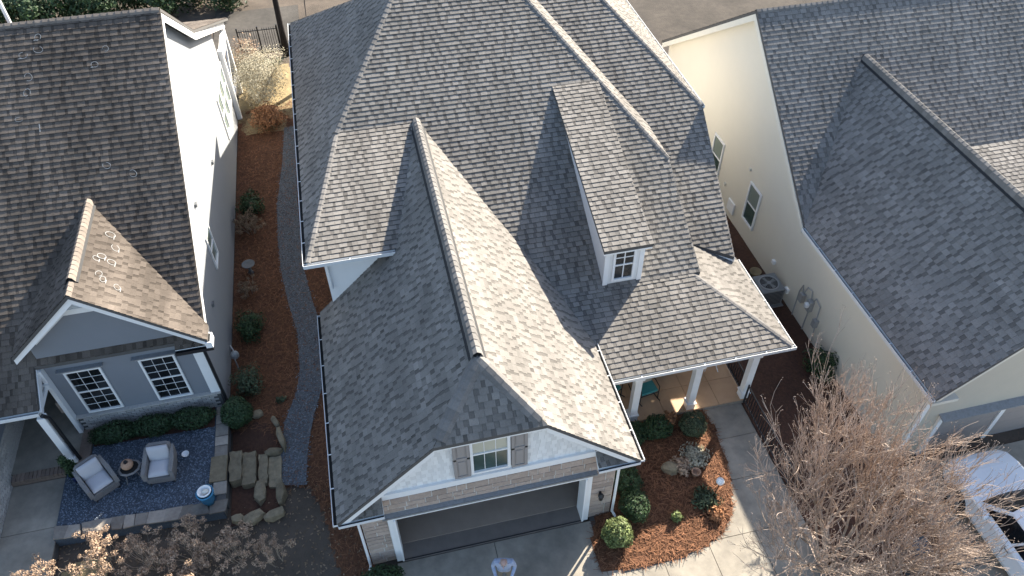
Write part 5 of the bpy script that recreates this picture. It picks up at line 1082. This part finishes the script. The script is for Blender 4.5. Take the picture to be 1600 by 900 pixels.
for p, d in tips:
    if rg.random() < .5:
        for k in range(2):
            c = p + V((rg.gauss(0, .03), rg.gauss(0, .03), rg.gauss(0, .03))); s = rg.uniform(.008, .015); pod.add([c + V((s, 0, 0)), c + V((0, s, 0)), c + V((-s, 0, 0)), c + V((0, -s, 0)), c + V((0, 0, s)), c - V((0, 0, s))], [(0, 1, 4), (1, 2, 4), (2, 3, 4), (3, 0, 4), (1, 0, 5), (2, 1, 5), (3, 2, 5), (0, 3, 5)], 0, rg.random())
pod.build('seed_pods', MT['twig'], tr, kind='stuff')
print('tips', len(tips), 'tri', len(tw.f))
# blue bin half hidden behind the tree
bn = thing('recycling_bin', 'blue plastic bin half hidden behind the bare tree', 'bin', (13.0, -3.2, 0)); MB().loft([[(12.78, -3.45, 0), (13.22, -3.45, 0), (13.22, -2.95, 0), (12.78, -2.95, 0)], [(12.72, -3.52, .9), (13.28, -3.52, .9), (13.28, -2.88, .9), (12.72, -2.88, .9)]]).build('tub', MT['bin'], bn); MB().loft([[(12.69, -3.56, .905), (13.31, -3.56, .905), (13.31, -2.85, .905), (12.69, -2.85, .905)], [(12.78, -3.45, .99), (13.22, -3.45, .99), (13.22, -2.95, .99), (12.78, -2.95, .99)]]).build('lid', MT['bin'], bn)

# ------------------------------------------------------------------ pickup truck (local frame, nose towards +y)
tk_ = thing('pickup_truck', 'white pickup truck parked nose in on the neighbouring drive', 'truck', (16.07, -3.85, .02), 0, None, True)
def sec(y, hw, zb, zt, crown=.03, sh=.10): 
    r = [(-hw + .05, zb), (-hw, zb + .15), (-hw, zt - sh), (-hw + .03, zt - sh * .4), (-hw + .10, zt - .012), (-hw * .5, zt + crown * .7), (0, zt + crown)]
    r += [(-x, z) for x, z in r[-2::-1]]; return [V((x, y, z)) for x, z in r]
mb = MB(); mb.loft([sec(2.86, .70, .52, .86), sec(2.80, .84, .45, .93), sec(2.66, .93, .40, 1.0), sec(2.3, .99, .38, 1.06), sec(1.7, 1.01, .36, 1.10), sec(1.42, 1.01, .36, 1.12), sec(-.95, 1.01, .36, 1.14), sec(-1.0, 1.01, .36, 1.14)]); mb.build('body', MT['truck'], tk_, smooth=False)
mb = MB(); mb.box(-1.01, -.90, -2.8, -1.005, .4, 1.16); mb.box(.90, 1.01, -2.8, -1.005, .4, 1.16); mb.box(-.899, .899, -2.8, -2.7, .45, 1.15); mb.box(-.899, .899, -2.69, -1.005, .5, .58); mb.build('bed', MT['truck'], tk_)
def loop(y0, y1, hw, z, cr=0): return [V((-hw, y0, z)), V((-hw * .55, y0 - cr * .8, z + cr * .3)), V((0, y0 - cr, z + cr * .4)) if 0 else V((0, y0 + .10 * (1 if z < 1.3 else .6), z)), V((hw * .55, y0 + .07 * (1 if z < 1.3 else .6), z)), V((hw, y0, z)), V((hw, y1, z)), V((0, y1, z)), V((-hw, y1, z))]
lp = lambda yf_, yb_, hw, z, bow: [V((-hw, yf_, z)), V((-hw * .5, yf_ + bow * .75, z)), V((0, yf_ + bow, z)), V((hw * .5, yf_ + bow * .75, z)), V((hw, yf_, z)), V((hw, yb_, z)), V((0, yb_, z)), V((-hw, yb_, z))]
cab = MB(); L_ = [lp(1.42, -.98, .93, 1.10, .12), lp(.72, -.86, .76, 1.68, .10), lp(.60, -.78, .66, 1.76, .08), lp(.3, -.5, .4, 1.80, .05)]; cab.loft(L_[:4]); cab.build('cab', MT['truck'], tk_)
def onq(a, b, c, d, u0, u1, v0, v1, lift):                 # panel laid on a quad a-b (bottom) d-c (top)
    f = lambda u, v: a.lerp(b, u).lerp(d.lerp(c, u), v); n = (b - a).cross(d - a).normalized(); q = [f(u0, v0), f(u1, v0), f(u1, v1), f(u0, v1)]; return [p + n * lift for p in q], n
def panel(name, q4, uv, m, flip=1):
    q, n = onq(*q4, *uv, .006 * flip); g = MB(); g.prism(q, -n * .004 * flip); return g.build(name, MT[m], tk_)
a, b = L_[0], L_[1]
ws_ = MB()
for i in range(4): q, n = onq(a[i], a[i + 1], b[i + 1], b[i], 0.12 if i == 0 else 0, .88 if i == 3 else 1, .03, .96, -.006); ws_.prism(q, n * .004)
ws_.build('windshield', MT['truck_glass'], tk_)
for q4, fl in (((a[4], a[5], b[5], b[4]), -1), ((a[0], a[7], b[7], b[0]), 1)):
    for uv in ((.07, .50, .07, .93), (.535, .95, .07, .93)): panel('side_window', q4, uv, 'truck_glass', fl)
panel('rear_window', (a[7], a[5], b[5], b[7]), (.12, .88, .12, .88), 'truck_glass', 1)
for s in (-1, 1):
    mb = MB(); mb.rock((s * 1.14, .98, 1.22), (.12, .07, .11), random.Random(2), 8, 5, flat=.3); mb.build('mirror', MT['truck'], tk_, smooth=True); MB().bar((s * .95, 1.0, 1.16), (s * 1.1, .98, 1.2), .04, .04).build('mirror_arm', MT['black'], tk_)
    for y in (.05, -.78): MB().bar((s * 1.03, y, .96), (s * 1.03, y + .16, .96), .025, .03).build('door_handle', MT['chrome'], tk_)
    for y in (1.28, .22, -.90): MB().box(min(s * 1.0105, s * 1.0125), max(s * 1.0105, s * 1.0125), y, y + .012, .45, 1.02).build('door_seam', MT['black'], tk_)
    for y in (1.95, -1.9):
        wl = MB().tube([(s * .86, y, .36), (s * 1.02, y, .36)], .36, 22).build('wheel', MT['rubber'], tk_); MB().tube([(s * 1.021, y, .36), (s * 1.035, y, .36)], .22, 16).build('rim', MT['chrome'], wl)
        MB().tube([(s * 1.0115, y, .40), (s * 1.0125, y, .40)], .43, 24).build('wheel_arch', MT['black'], tk_)
    MB().box(s * .62 - .16, s * .62 + .16, 2.80, 2.87, .68, .84).build('headlight', MT['chrome'], tk_)
    MB().box(s * .93 - .05, s * .93 + .05, -2.815, -2.80, .7, 1.05).build('tail_light', MT['terracotta'], tk_)
MB().box(-.85, .85, 2.84, 2.96, .42, .60).build('front_bumper', MT['chrome'], tk_); MB().box(-.4, .4, 2.83, 2.88, .64, .86).build('grille', MT['black'], tk_); MB().box(-.85, .85, -2.95, -2.82, .45, .6).build('rear_bumper', MT['chrome'], tk_)
